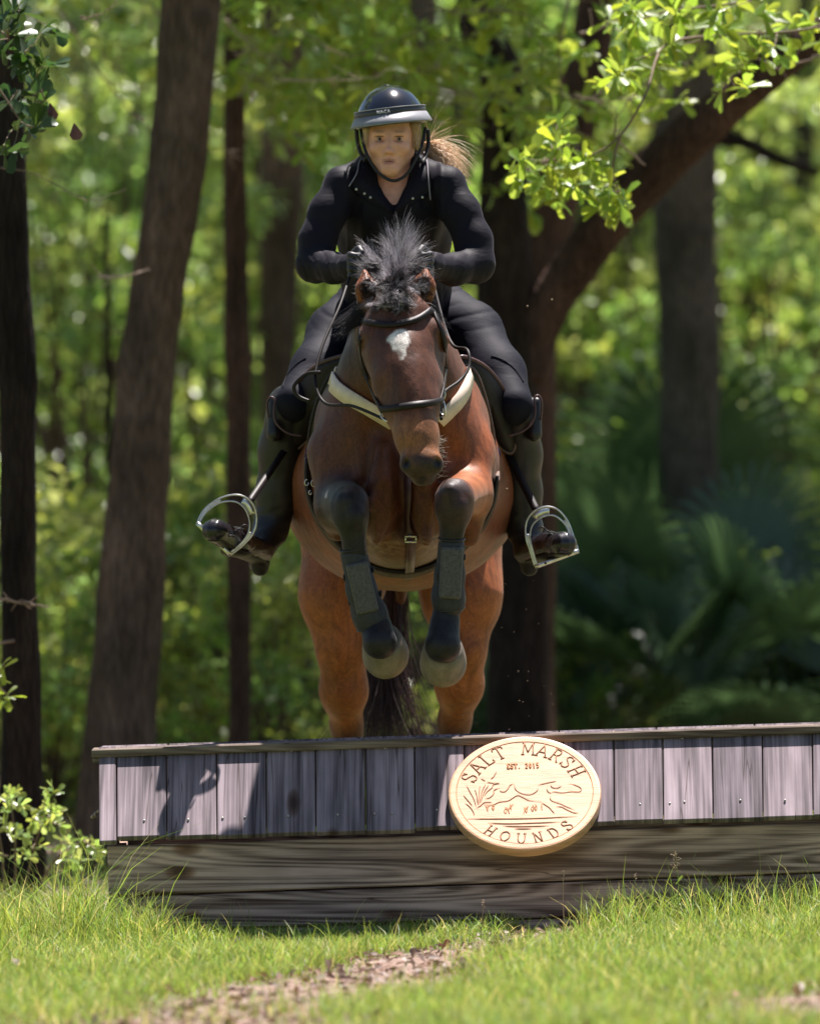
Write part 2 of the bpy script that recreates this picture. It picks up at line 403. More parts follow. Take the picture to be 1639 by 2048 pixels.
M['neopanel'] = simple('boot_strike_panel', (0.065, 0.062, 0.062), 0.5, 0, 150, 0.5, 0.4, 500)
M['navy'] = simple('navy_saddle_pad', (0.008, 0.022, 0.11), 0.8, 0, 90, 0.3, 0.3, 300)
M['skin'] = None
def skin_mat():
    m, nt, b = new_mat('skin')
    a = N(nt, 'VertexColor'); a.layer_name = 'Col'; n = noise(nt, 60, 4)
    c = mul(nt, a.outputs[0], ramp(nt, n.outputs[0], [(0.3, [0.88] * 3), (0.7, [1.1] * 3)]).outputs[0])
    nt.links.new(c, b.inputs['Base Color']); b.inputs['Roughness'].default_value = 0.48
    b.inputs['Subsurface Weight'].default_value = 0.15; b.inputs['Subsurface Scale'].default_value = 0.008; b.inputs['Subsurface Radius'].default_value = (1, 0.35, 0.2)
    return m
M['skin'] = skin_mat()
def cloth_mat(name, col, rough=0.75, rib=False, fold=True, sheen=0.35):
    m, nt, b = new_mat(name)
    n = noise(nt, 300, 2); c = mul(nt, col, ramp(nt, n.outputs[0], [(0.3, [0.75] * 3), (0.7, [1.25] * 3)]).outputs[0])
    nt.links.new(c, b.inputs['Base Color']); b.inputs['Roughness'].default_value = rough
    b.inputs['Sheen Weight'].default_value = sheen; b.inputs['Specular IOR Level'].default_value = 0.17; b.inputs['Sheen Roughness'].default_value = 0.35; b.inputs['Sheen Tint'].default_value = (0.8, 0.72, 0.9, 1)
    f = noise(nt, 9, 3, 0.5, sc=(1, 1, 2.2), dist=1.0); p = bump(nt, b, f.outputs[0], 0.15, 0.02) if fold else None
    bump(nt, b, n.outputs[0], 0.25, 0.001, p) if fold else bump(nt, b, n.outputs[0], 0.25, 0.001)
    return m
M['shirt'] = cloth_mat('black_riding_shirt', (0.009, 0.0075, 0.013), 0.62, sheen=0.05)
M['breech'] = cloth_mat('navy_breeches', (0.0065, 0.0065, 0.014), 0.7, sheen=0.0)
M['glove'] = simple('black_gloves', (0.02, 0.018, 0.022), 0.5, 0, 80, 0.3, 0.2, 200)
M['shell'] = simple('helmet_shell', (0.008, 0.010, 0.017), 0.17, 0, 30, 0.3, coat=0.6)
M['visor'] = simple('smoked_visor', (0.22, 0.22, 0.24), 0.42, 0, 40, 0.12)
M['band'] = simple('helmet_band', (0.045, 0.045, 0.055), 0.35)
M['whiteprint'] = simple('white_print', (0.75, 0.75, 0.8), 0.5)
M['strapblack'] = simple('helmet_harness', (0.012, 0.010, 0.011), 0.6)
M['blond'] = simple('blond_hair', (0.85, 0.62, 0.42), 0.42, spec=0.6)
M['darkblond'] = simple('brown_blond_hair', (0.36, 0.215, 0.125), 0.5)
M['eyewhite'] = simple('eye_white', (0.36, 0.26, 0.22), 0.25)
M['iris'] = simple('iris', (0.03, 0.018, 0.012), 0.15)
M['teeth'] = simple('teeth', (0.55, 0.48, 0.42), 0.35)
M['snap'] = simple('pearl_snaps', (0.55, 0.52, 0.45), 0.3, 0.5)
M['cord'] = simple('grey_drawcord', (0.22, 0.20, 0.23), 0.6)
# ------------------------------------------------------------------ the wooden jump (a coop with a leaning plank face)
LEAN = R(43.5); ROLL = R(1.9)
jump = thing('wooden_jump', tuple(P(217, 1880, 0)), 'low wooden cross country jump with leaning grey planks over brown timbers', 'horse jump')
J0 = Vector(P(205, 1880, 0)); JR = Matrix.Rotation(-ROLL, 3, 'Y')
def J(x, y, z):
    """jump-local metres (x along, y back, z up from its foot) -> world"""
    return np.array(J0 + JR @ Vector((x, y, z)))
def jv(V): return np.array([J(*v) for v in V])
def boards(list_, name, m, parent, bevel=.003, tones=None):
    """list of 8-corner boxes (V) in jump space, one mesh, tone per board as vertex colour"""
    bm = bmesh.new(); lay = bm.verts.layers.float_color.new('Col')
    for k, (V, F) in enumerate(list_):
        vs = [bm.verts.new(J(*v)) for v in V]
        fs = [bm.faces.new([vs[i] for i in f]) for f in F]
        es = list({e for f in fs for e in f.edges}); r = bmesh.ops.bevel(bm, geom=es, offset=bevel, segments=1, affect='EDGES')
    bm.verts.ensure_lookup_table()
    # tone per connected island
    seen = set(); k = 0; rr = random.Random(4 + len(list_))
    for v in bm.verts:
        if v in seen: continue
        st = [v]; t = rr.random() if tones is None else tones[k % len(tones)]; k += 1; g = (t, rr.random(), rr.random())
        while st:
            q = st.pop()
            if q in seen: continue
            seen.add(q); q[lay] = (t, t, t, 1); st += [e.other_vert(q) for e in q.link_edges]
    me = bpy.data.meshes.new(name); bm.to_mesh(me); bm.free()
    return obj(name, me, m, parent)
JL = 3.3; HB_ = W(185); FH = W(176)                     # timber height, face height
tz = 0.0
for k, (z0, z1, dy) in enumerate(((-.02, .016 + .0, .012), (.022, W(84), .0), (W(88), W(187), -.004))):
    V, F = box((.022, .0 + dy, z0), (JL, .075 + dy, z1)); boards([(V, F)], 'timber', M['timber'], jump, .004, [[.25], [.5], [.75]][k])
    V, F = box((.024, .62 - dy, z0), (JL, .70 - dy, z1)); boards([(V, F)], 'timber', M['timber'], jump, .004, [[.3], [.6], [.7]][k])
# the leaning faces: planks with small differences in height and tilt
ct, st_ = math.cos(LEAN), math.sin(LEAN); FL = FH / ct  # slope length
def plank(x0, x1, l0, l1, th, off, tiltx=0.0, back=False):
    V, F = box((x0, 0, l0), (x1, th, l1)); out = []
    for x, y, s in V:
        x2 = x + tiltx * (s / FL); yy = s * st_ + (y + off) * ct; zz = s * ct - (y + off) * st_
        yb = -.018 + yy
        out.append((x2, (.70 - yb) if back else yb, W(188) + zz + .012))
    return np.array(out), (F[:, ::-1] if back else F)
rp = random.Random(11); xs = W(38) ; pl, plb = [], []
edges = [0.0, W(36)]; xw = [100, 100, 99, 99, 99, 99, 99, 100, 99, 100, 98, 99, 100, 100, 96, 100, 100, 100, 100, 100, 100]
for q in xw: edges.append(edges[-1] + W(q))
for k in range(len(edges) - 1):
    g = .0016; th = .019
    pl.append(plank(edges[k] + g, edges[k + 1] - g, (-.018 if k == 0 else -.004) + rp.uniform(-.004, .004), FL, th, -th * (1.25 if k == 0 else 1) + rp.uniform(-.0025, .0025), .012 * (k / 12.0)))
    if k % 2 == 0 and k + 2 < len(edges): plb.append(plank(edges[k] + g, edges[k + 2] - g, 0, FL, th, -th, 0, True))
boards(pl, 'plank_face', M['plank'], jump, .002); boards(plb, 'plank_face', M['plank'], jump, .002)
# cap boards along the ridge
ztop = W(188) + FH + .012; yt = -.018 + FL * st_
V, F = box((-W(14), yt - .052, ztop - .014), (JL, yt + .135, ztop + .010)); V[:, 1] += 0; boards([(V, F)], 'cap_board', M['cap'], jump, .004, [.6])
V, F = box((-W(12), yt - .034, ztop - .030), (JL, yt - .020, ztop - .017)); boards([(V, F)], 'cap_board', M['cap'], jump, .002, [.35])
# closed triangular end
V = np.array([J(.03, .03, W(188)), J(.03, .67, W(188)), J(.03, yt + .09, ztop - .02), J(.03, yt + .0, ztop - .02), J(.05, .03, W(188)), J(.05, .67, W(188)), J(.05, yt + .09, ztop - .02), J(.05, yt, ztop - .02)])
me = mesh_from('end_panel', V, np.array([(0, 1, 2, 3), (7, 6, 5, 4), (0, 3, 7, 4), (1, 5, 6, 2)]), False); vcol(me, np.full((8, 3), .3)); obj('end_panel', me, M['timber'], jump)
V, F = box((.03, .075, -.02), (.07, .62, W(187))); me = mesh_from('end_panel', jv(V), F, False); vcol(me, np.full((8, 3), .4)); obj('end_panel', me, M['timber'], jump)
# nail heads
def face_pt(x, s, off): return J(x, -.018 + s * st_ - off * ct, W(188) + s * ct + off * st_ + .012)
nh = []
for k in range(1, len(edges) - 1):
    for (fx, fs) in ((.5, .90), (.5, .17)) + (((.18, .16),) if k % 3 == 0 else ()):
        c = face_pt(edges[k] * (1 - fx) + edges[k + 1] * fx + rp.uniform(-.01, .01), FL * (fs + rp.uniform(-.02, .02)), .0205)
        nh.append(ball(c, (.0036, .0036, .0036), 8))
V = np.concatenate([q[0] for q in nh]); F = []; o_ = 0
for q in nh: F += [[i + o_ for i in f] for f in q[1]] ; o_ += len(q[0])
obj('nails', mesh_from('nails', V, F), M['nail'], jump)

# ------------------------------------------------------------------ the round carved sign lying on the face
sign = thing('carved_sign', tuple(P(1050, 1600, .05)), 'round pale wood sign carved with a running hound, fixed on the jump face', 'sign')
nrm = np.array(JR @ Vector((0, -ct, st_))); e1 = np.array(JR @ Vector((1, 0, 0))); e2 = np.array(JR @ Vector((0, st_, ct)))
rx_ = W(153); 
dc = np.array(J(W(1050 - 205), 0, 0)); dc = P(1050, 1578, .10)
dpl = face_pt(W(1048 - 205), FL * .5, .024)                       # a point just over the planks
TH = .030; ss_ = np.linspace(0, FL, 200); cand = [face_pt(W(1058 - 205), s_, .024 + TH) for s_ in ss_]
ct0 = min(cand, key=lambda q: abs((1024 - (q[2] - CAMZ) * 21000 / (30 + q[1])) - 1585)); dc = ct0 - nrm * TH      # the middle of the disc, on the planks' plane
def D(u, v, h=0.0): return ct0 + e1 * (u * rx_) + e2 * (v * rx_) + nrm * h
n = 96; prof = [(1.0, -TH), (1.0, -.006), (.988, -.001), (.965, .0), (.90, .0), (.893, -.0028), (.886, -.0012), (.5, -.0012), (.02, -.0012)]
V = [D(r * math.cos(2 * PI * k / n), r * math.sin(2 * PI * k / n), h) for r, h in prof for k in range(n)]
F = [[i * n + k, i * n + (k + 1) % n, (i + 1) * n + (k + 1) % n, (i + 1) * n + k] for i in range(len(prof) - 1) for k in range(n)]
F.append([(len(prof) - 1) * n + k for k in range(n)])
V.append(D(0, 0, -TH)); F += [[(k + 1) % n, k, len(V) - 1] for k in range(n)]
obj('disc', mesh_from('disc', V, F, False), M['newwood'], sign)
def zuv(x, y): return ((x - 820) / 655.0, (618 - y) / 478.0)
def groove_obj(name, lines, r, m, taper=True, pix=True, h=0.0):
    parts = []
    for ln in lines:
        uv = np.array([zuv(*q) if pix else q for q in ln], float)
        c = spline(np.c_[uv, np.zeros(len(uv))], max(6, len(uv) * 5)) if len(uv) > 2 else np.c_[np.linspace(uv[0], uv[1], 5), np.zeros(5)]
        p3 = np.array([D(a, b, h) for a, b, _ in c]); k = len(p3); rr = r * (np.clip(np.minimum(np.linspace(0, 1, k), np.linspace(1, 0, k)) * 6, .35, 1) if taper else np.ones(k))
        parts.append(tube(p3, rr, 6, flat=(nrm, .45)))
    v, f = merge(parts); return obj(name, mesh_from(name, v, f), m, sign)
# lettering drawn as strokes with serifs (unit box, y up)
def ser(x, y, w=.16): return [(x - w, y), (x + w, y)]
GL = {'S': [[(.72, .80), (.52, .98), (.25, .92), (.2, .68), (.5, .52), (.78, .34), (.72, .08), (.42, .0), (.18, .2)], [(.74, .72), (.74, .98)], [(.16, .28), (.16, .02)]],
      'A': [[(.1, 0), (.5, 1)], [(.5, 1), (.9, 0)], [(.27, .36), (.74, .36)], ser(.1, 0), ser(.9, 0)],
      'L': [[(.28, 0), (.28, 1)], [(.28, 0), (.85, 0)], [(.85, 0), (.87, .25)], ser(.28, 1), ser(.25, 0, .1)],
      'T': [[(.5, 0), (.5, 1)], [(.1, 1), (.9, 1)], [(.1, 1), (.07, .8)], [(.9, 1), (.93, .8)], ser(.5, 0)],
      'M': [[(.1, 0), (.16, 1)], [(.16, 1), (.5, .2)], [(.5, .2), (.86, 1)], [(.86, 1), (.92, 0)], ser(.1, 0, .13), ser(.92, 0, .13), ser(.12, 1, .09), ser(.9, 1, .09)],
      'R': [[(.25, 0), (.25, 1)], [(.25, 1), (.65, .98), (.75, .75), (.6, .52), (.25, .5)], [(.5, .5), (.85, 0)], ser(.25, 0), ser(.88, 0, .08), ser(.2, 1, .08)],
      'H': [[(.22, 0), (.22, 1)], [(.8, 0), (.8, 1)], [(.22, .5), (.8, .5)], ser(.22, 0, .13), ser(.8, 0, .13), ser(.22, 1, .13), ser(.8, 1, .13)],
      'O': [[(.5, 1), (.16, .8), (.12, .35), (.5, 0), (.88, .35), (.84, .8), (.5, 1)]],
      'U': [[(.2, 1), (.2, .3), (.5, 0), (.8, .3), (.8, 1)], ser(.2, 1, .13), ser(.8, 1, .13)],
      'N': [[(.2, 0), (.2, 1)], [(.2, 1), (.8, 0)], [(.8, 0), (.8, 1)], ser(.2, 0, .13), ser(.8, 1, .13), ser(.16, 1, .08)],
      'D': [[(.22, 0), (.22, 1)], [(.22, 1), (.65, .92), (.86, .5), (.65, .08), (.22, 0)], ser(.18, 0, .08), ser(.18, 1, .08)],
      'E': [[(.25, 0), (.25, 1)], [(.25, 1), (.8, 1)], [(.25, .5), (.65, .5)], [(.25, 0), (.82, 0)], [(.8, 1), (.8, .82)], [(.82, 0), (.82, .2)]],
      '.': [[(.45, .0), (.5, .08)]], '2': [[(.2, .75), (.5, 1), (.78, .75), (.5, .4), (.2, 0)], [(.2, 0), (.82, 0)]], '0': [[(.5, 1), (.22, .5), (.5, 0), (.78, .5), (.5, 1)]],
      '1': [[(.5, 0), (.5, 1)], [(.5, 1), (.3, .8)], ser(.5, 0, .18)], '5': [[(.75, 1), (.3, 1)], [(.3, 1), (.27, .58), (.65, .58), (.75, .25), (.5, 0), (.2, .1)]], ' ': []}
def arc_text(txt, r, a0, a1, size, flip=False):
    out = []; n_ = len(txt)
    for k, ch in enumerate(txt):
        a = R(a0 + (a1 - a0) * k / (n_ - 1)); c = np.array([r * math.cos(a), r * math.sin(a)]); up = np.array([math.cos(a), math.sin(a)]) * (-1 if flip else 1); rt = np.array([up[1], -up[0]])
        for st in GL[ch]: out.append([tuple(c + rt * ((x - .5) * size * .82) + up * ((y - .5) * size)) for x, y in st])
    return out
txt = arc_text('SALT MARSH', .775, 157, 27, .20); txt2 = arc_text('HOUNDS', .80, 234, 312, .17, True)
# double strokes: each carved letter has two edges
def offset(lines, d): return [[(x + d[0], y + d[1]) for x, y in l] for l in lines]
groove_obj('lettering', txt, .0017, M['groove_shade'], False, False); groove_obj('lettering', txt2, .0017, M['groove_shade'], False, False)
sm = []
for k, ch in enumerate('EST. 2015'):
    for st in GL[ch]: sm.append([(-.20 + k * .048 + (x - .5) * .042, .475 + (y - .5) * .085) for x, y in st])
groove_obj('small_lettering', sm, .0020, M['orange'], False, False)
hound = [[(940, 556), (1030, 540), (1100, 528)], [(1045, 560), (1060, 582), (1100, 588), (1140, 572)], [(1195, 548), (1240, 562), (1290, 585), (1305, 605), (1290, 625), (1220, 622), (1140, 628), (1070, 618), (1040, 632)],
         [(1010, 590), (1020, 615), (1045, 630)], [(1035, 655), (1045, 690), (1120, 720), (1170, 745), (1245, 778)], [(1085, 742), (1130, 748), (1180, 775), (1230, 798), (1278, 803)],
         [(735, 545), (745, 590), (800, 625), (870, 635), (920, 612), (940, 585)], [(735, 540), (700, 550), (680, 580), (650, 605), (615, 600), (612, 590)], [(610, 570), (560, 590), (555, 620), (520, 650), (480, 655)],
         [(610, 535), (560, 540), (540, 570), (500, 600), (470, 640)], [(450, 700), (540, 712), (600, 690), (680, 680), (755, 640), (800, 655), (860, 685), (960, 700)], [(960, 705), (990, 725), (1025, 750), (1050, 780), (1070, 800)],
         [(400, 735), (440, 715), (470, 690), (510, 688), (540, 690)], [(450, 487), (490, 510)], [(500, 518), (550, 528), (610, 532)], [(535, 495), (560, 475), (588, 432)],
         [(325, 540), (355, 600), (385, 660), (400, 720)], [(295, 622), (330, 665), (370, 715)], [(305, 688), (345, 720), (375, 765), (382, 795)], [(395, 575), (410, 630), (415, 700)], [(440, 545), (430, 620), (420, 710)],
         [(490, 535), (455, 600), (430, 700)], [(515, 545), (470, 610), (440, 690)]]
groove_obj('hound_carving', hound, .0012, M['groove_shade'])
groove_obj('waterline', [[(325, 822), (600, 830), (900, 836), (1260, 830)], [(495, 860), (650, 872), (900, 874), (1115, 872)], [(620, 892), (800, 900), (1015, 902)], [(722, 918), (865, 921)]], .0014, M['groove_shade'])
rr_ = random.Random(3); reeds = []
for x0, y0 in ((500, 765), (545, 760), (650, 790), (680, 790), (800, 795), (830, 790), (880, 780), (910, 775), (960, 770), (700, 760)):
    for k in range(3): reeds.append([(x0 + rr_.uniform(-4, 4), y0), (x0 + rr_.uniform(-12, 14), y0 - 30), (x0 + rr_.uniform(-22, 26), y0 - rr_.uniform(40, 62))])
groove_obj('reed_carving', reeds, .0009, M['orange'])
# ------------------------------------------------------------------ the horse
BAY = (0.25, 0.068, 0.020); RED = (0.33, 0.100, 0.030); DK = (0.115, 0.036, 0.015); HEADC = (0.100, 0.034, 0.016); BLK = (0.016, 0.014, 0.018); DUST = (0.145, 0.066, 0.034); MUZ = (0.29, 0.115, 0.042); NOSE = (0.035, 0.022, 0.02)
horse = thing('horse', P(800, 1840, 1.2), 'dark bay horse with a white star leaping over the wooden jump, forelegs tucked up', 'horse')
hp = []
def rcp(p1, Y1, r1, p2, Y2, r2, k=0.04, col=None, flat=None):       # pixel positions, radii in pixels of the full photo
    hp.append(Rc(P(p1[0], p1[1], Y1), P(p2[0], p2[1], Y2), W(r1, Y1), W(r2, Y2), k, col, flat))
def elp(p, Y, rx, ry, rz, k=0.05, col=None, rot=None):
    hp.append(El(P(p[0], p[1], Y), (W(rx, Y), ry, W(rz, Y)), k, col, rot))
# trunk
elp((804, 905), 0.42, 166, 0.36, 200, 0.10, DK)
elp((802, 962), 0.95, 226, 0.62, 208, 0.16, BAY)
elp((802, 985), 1.05, 226, 0.45, 178, 0.10, DUST)
elp((800, 930), 1.62, 190, 0.42, 215, 0.16, BAY)
elp((708, 880), 0.22, 68, 0.16, 118, 0.07, DK, (0, 6, 0)); elp((902, 870), 0.22, 66, 0.16, 118, 0.07, BAY, (0, -6, 0))    # shoulders, the sunlit one painted lighter
elp((752, 985), 0.10, 50, 0.11, 95, 0.05, DK, (0, 4, 0)); elp((858, 985), 0.10, 50, 0.11, 95, 0.05, DK, (0, -4, 0))       # pectorals
elp((800, 1085), 0.35, 80, 0.25, 50, 0.06, DUST)
rcp((758, 900), 0.03, 14, (752, 1080), 0.02, 12, 0.05, DK); rcp((846, 900), 0.03, 14, (852, 1080), 0.02, 12, 0.05, DK)
# neck
rcp((803, 838), 0.32, 152, (800, 740), 0.15, 108, 0.10, DK)
rcp((800, 740), 0.15, 108, (786, 640), -0.02, 70, 0.08, DK)
rcp((795, 735), 0.42, 90, (784, 615), 0.08, 56, 0.08, DK)
rcp((786, 640), -0.02, 70, (788, 615), -0.16, 58, 0.06, HEADC)
# head
FD = (0.0, 1.0, 0.25)
hp += chain([(P(789, 612, -.20), W(52)), (P(797, 655, -.27), W(68)), (P(804, 705, -.31), W(68)), (P(814, 765, -.365), W(63)), (P(823, 818, -.41), W(51)), (P(834, 872, -.46), W(40)), (P(841, 922, -.50), W(35))], 0.03, HEADC, (FD, 0.82))
rcp((800, 700), -.17, 72, (824, 810), -.27, 46, 0.05, HEADC); rcp((824, 810), -.27, 46, (842, 925), -.43, 24, 0.04, HEADC)
rcp((812, 700), -.385, 26, (830, 870), -.50, 17, 0.05, HEADC)                                                       # nasal bone
elp((742, 668), -.30, 24, .035, 20, 0.025, HEADC); elp((864, 660), -.30, 24, .035, 20, 0.025, HEADC)               # brow over the eyes
rcp((738, 700), -.26, 18, (788, 800), -.36, 10, 0.03, HEADC); rcp((874, 695), -.26, 18, (868, 790), -.36, 10, 0.03, HEADC)   # facial crests
elp((842, 928), -.50, 38, .05, 32, 0.02, MUZ); elp((846, 957), -.47, 24, .036, 16, 0.014, NOSE)
elp((815, 925), -.515, 15, .026, 20, 0.012, NOSE, (0, 20, 0)); elp((871, 925), -.515, 14, .026, 20, 0.012, NOSE, (0, -20, 0))
# ears
for sx, b, t in ((-1, (737, 612), (729, 545)), (1, (842, 604), (851, 541))):
    rcp(b, -.19, 23, ((b[0] + t[0]) / 2, (b[1] + t[1]) / 2), -.20, 23, 0.015, BAY); rcp(((b[0] + t[0]) / 2, (b[1] + t[1]) / 2), -.20, 23, t, -.17, 6, 0.015, BAY)
    e = El(P(b[0] * .5 + t[0] * .5 - 3 * sx * 0, b[1] * .5 + t[1] * .5, -.245), (W(13), .030, W(30)), 0.006, None, (0, 4 * sx, 0), sub=True); hp.append(e)
for q, s in (((812, 925), 1), ((875, 924), -1)):
    hp.append(El(P(q[0], q[1], -.543), (W(7), .02, W(10)), 0.006, None, (0, 25 * s, 0), sub=True))
elp((724, 688), -.29, 16, .022, 9, 0.015, HEADC); elp((882, 680), -.29, 16, .022, 9, 0.015, HEADC)
# forelegs
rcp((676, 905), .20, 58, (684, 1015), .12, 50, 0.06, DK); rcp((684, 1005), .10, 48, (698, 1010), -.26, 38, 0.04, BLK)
rcp((936, 910), .20, 52, (936, 985), .10, 46, 0.06, BAY); rcp((936, 985), .10, 46, (912, 998), -.26, 35, 0.035, RED)  # sunlit foreleg painted lighter than the shaded one
rcp((940, 1010), .12, 30, (938, 1075), .16, 22, 0.04, DK); rcp((668, 1010), .14, 28, (672, 1060), .18, 22, 0.04, DK)
elp((700, 1012), -.28, 38, .052, 46, 0.02, BLK); elp((908, 998), -.28, 36, .052, 42, 0.02, BLK); elp((692, 1000), -.32, 16, .02, 20, .02, BLK); elp((712, 1030), -.32, 16, .02, 18, .02, BLK); elp((900, 985), -.32, 15, .02, 18, .02, BLK); elp((916, 1014), -.32, 15, .02, 16, .02, BLK)
hp += chain([(P(703, 1044, -.28), W(33)), (P(709, 1100, -.27), W(20)), (P(722, 1160, -.25), W(22)), (P(742, 1232, -.23), W(24)), (P(752, 1254, -.235), W(26)), (P(760, 1284, -.265), W(35))], 0.03, BLK)
hp += chain([(P(907, 1032, -.28), W(32)), (P(901, 1080, -.27), W(18.5)), (P(898, 1150, -.25), W(22)), (P(892, 1222, -.23), W(21)), (P(888, 1254, -.235), W(26)), (P(885, 1290, -.265), W(36))], 0.03, BLK)
# hind legs
def leg(pts, k=0.05, col=None):
    hp.extend(chain([(P(x, y, Y), W(r, Y)) for x, y, Y, r in pts], k, col))
leg([(688, 1060, 1.60, 92), (680, 1190, 1.52, 72), (683, 1290, 1.50, 47)], 0.08, RED); leg([(683, 1290, 1.50, 47), (687, 1380, 1.56, 42), (693, 1450, 1.66, 30)], 0.05, RED)
leg([(693, 1450, 1.66, 30), (694, 1500, 1.66, 25), (694, 1640, 1.60, 19), (694, 1740, 1.58, 25), (694, 1790, 1.52, 24)], 0.03, BLK)
leg([(915, 1060, 1.60, 92), (922, 1190, 1.52, 72), (922, 1290, 1.50, 46)], 0.08, RED); leg([(922, 1290, 1.50, 46), (918, 1370, 1.56, 43), (910, 1440, 1.66, 31)], 0.05, RED)
leg([(910, 1440, 1.66, 31), (908, 1500, 1.66, 25), (906, 1640, 1.60, 19), (906, 1740, 1.58, 25), (906, 1790, 1.52, 24)], 0.03, BLK)
leg([(726, 1180, 1.50, 26), (722, 1240, 1.50, 18)], 0.03, DUST); leg([(872, 1170, 1.50, 26), (870, 1210, 1.50, 18)], 0.03, DUST)
hp.append(Rc(P(800, 1050, 1.9), P(800, 1200, 1.95), W(24, 1.9), W(12, 1.9), 0.03, DK))
# grooves between the muscles
for a, b, Y, r in (((800, 1010), (800, 1085), -.02, 12), ((727, 985), (722, 1075), .01, 13), ((882, 985), (884, 1075), .01, 13), ((772, 985), (768, 1050), -.015, 9), ((838, 990), (842, 1050), -.015, 9), ((740, 860), (735, 950), .03, 10), ((868, 880), (872, 950), .03, 10)):
    hp.append(Rc(P(a[0], a[1], Y), P(b[0], b[1], Y), W(r), W(r), 0.035, None, None, sub=True))
def hdisp(x, y, z):
    return 0.0030 * vnoise(x, y * 0.6, z * 0.7, 34, 3) + 0.0012 * vnoise(x, y, z * 0.5, 90, 4)
STAR = P(800, 684, -.3)
def hpaint(V, C):
    x, y, z = V.T
    px = 819.5 + x * 21000 / (30 + y); py = 1024 - (z - CAMZ) * 21000 / (30 + y)
    n = vnoise(x, y, z, 120, 9)
    # white star with a short tail
    d = np.sqrt(((px - 799) / 24) ** 2 + ((py - 680) / 24) ** 2); d2 = np.sqrt(((px - 803) / 8) ** 2 + ((py - 702) / 18) ** 2)
    s = np.clip((1.02 - np.minimum(d, d2) + 0.16 * n) / 0.16, 0, 1) * (y < -0.2)
    s *= 1 - 0.75 * np.clip((1 - np.sqrt(((px - 794) / 14) ** 2 + ((py - 709) / 11) ** 2)) * 3, 0, 1)
    C = C * (1 - s[:, None]) + s[:, None] * np.array((0.80, 0.73, 0.66))
    # lower face warmer at the sides, dark end of the nose
    f = np.clip((py - 815) / 40, 0, 1) * np.clip((925 - py) / 20, 0, 1) * (y < -.3); C = C * (1 - 0.75 * f[:, None]) + 0.75 * f[:, None] * np.array(MUZ)
    g = np.clip((py - 908 + 10 * n) / 18, 0, 1) * (y < -.3) * (py < 985); C = C * (1 - .9 * g[:, None]) + .9 * g[:, None] * np.array(NOSE)
    for qx, qy in ((812, 930), (874, 928), (846, 958)):
        e = np.clip((1 - np.sqrt(((px - qx) / 10) ** 2 + ((py - qy) / (13 if qy < 950 else 7)) ** 2)) * 2.5, 0, 1) * (y < -.4); C = C * (1 - e[:, None]) + e[:, None] * np.array((.012, .009, .01))
    # inside of the ears
    for cx, cy_ in ((733, 578), (847, 573)):
        e = np.clip((1 - np.sqrt(((px - cx) / 15) ** 2 + ((py - cy_) / 30) ** 2)) * 4, 0, 1) * (y < -.15) * (y > -.27); C = C * (1 - e[:, None]) + e[:, None] * np.array((0.19, 0.075, 0.04))
    # shade painted onto the neck: nearly black away from the sun, towards the crest
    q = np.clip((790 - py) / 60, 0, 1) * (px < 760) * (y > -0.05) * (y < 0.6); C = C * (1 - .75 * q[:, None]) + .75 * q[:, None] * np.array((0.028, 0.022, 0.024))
    # pale sweat and dust marks behind the girth and on the breast wrinkles
    m = np.clip((py - 1060) / 30, 0, 1) * np.clip((1120 - py) / 30, 0, 1) * (y < .3) * (np.abs(px - 805) < 75) * (0.5 + 0.5 * np.sin(py * 0.5 + 3 * n)); C = C + m[:, None] * np.array((0.11, 0.085, 0.06))
    return np.clip(C, 0.004, 1)
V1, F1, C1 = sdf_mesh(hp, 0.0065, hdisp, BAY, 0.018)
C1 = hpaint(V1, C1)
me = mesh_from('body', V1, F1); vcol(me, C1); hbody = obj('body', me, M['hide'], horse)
# hooves: tapering horn with a rounded toe
def hoof(px, py, Y, axis, r0, r1, L):
    c = P(px, py, Y); a = np.array(axis, float); a /= np.linalg.norm(a)
    f = np.array([0, -1.0, -0.3]); f -= (f @ a) * a; f /= np.linalg.norm(f); s = np.cross(a, f); V = []; n = 28
    prof = [(0.0, r0 * .80), (0.0, r0), (0.35, r0 + (r1 - r0) * .42), (0.7, r0 + (r1 - r0) * .78), (0.97, r1), (1.0, r1 * .96), (1.0, r1 * 0.1)]
    for t, r in prof:
        for k in range(n):
            an = 2 * PI * k / n; cc, ss = math.cos(an), math.sin(an); fr = 1.0 + (0.22 * t if cc > 0 else -0.25 * t * -cc * 0.5)
            V.append(c + a * L * t * (1 - 0.25 * (cc < 0) * -cc) + f * cc * r * fr + s * ss * r)
    F = [[i * n + k, i * n + (k + 1) % n, (i + 1) * n + (k + 1) % n, (i + 1) * n + k] for i in range(len(prof) - 1) for k in range(n)]
    return np.array(V), np.array(F)
for px, py, Y, ax in ((764, 1280, -.235, (0.12, 0.88, -0.52)), (886, 1296, -.235, (0.0, 0.86, -0.54)), (694, 1800, 1.51, (0, -.3, -1)), (906, 1800, 1.51, (0, -.3, -1))):
    fr = py < 1500
    v, f = hoof(px, py, Y, ax, W(39 if fr else 34), W(47 if fr else 46), W(60 if fr else 40))
    obj('hoof', mesh_from('hoof', v, f), M['hoof'], horse)
for px, py in ((727, 676), (879, 668)):
    b = sdf_mesh([El(P(px, py, -.302), (W(13), .020, W(12)), 0.01)], 0.003); obj('eye', mesh_from('eye', b[0], b[1]), M['eye'], horse)
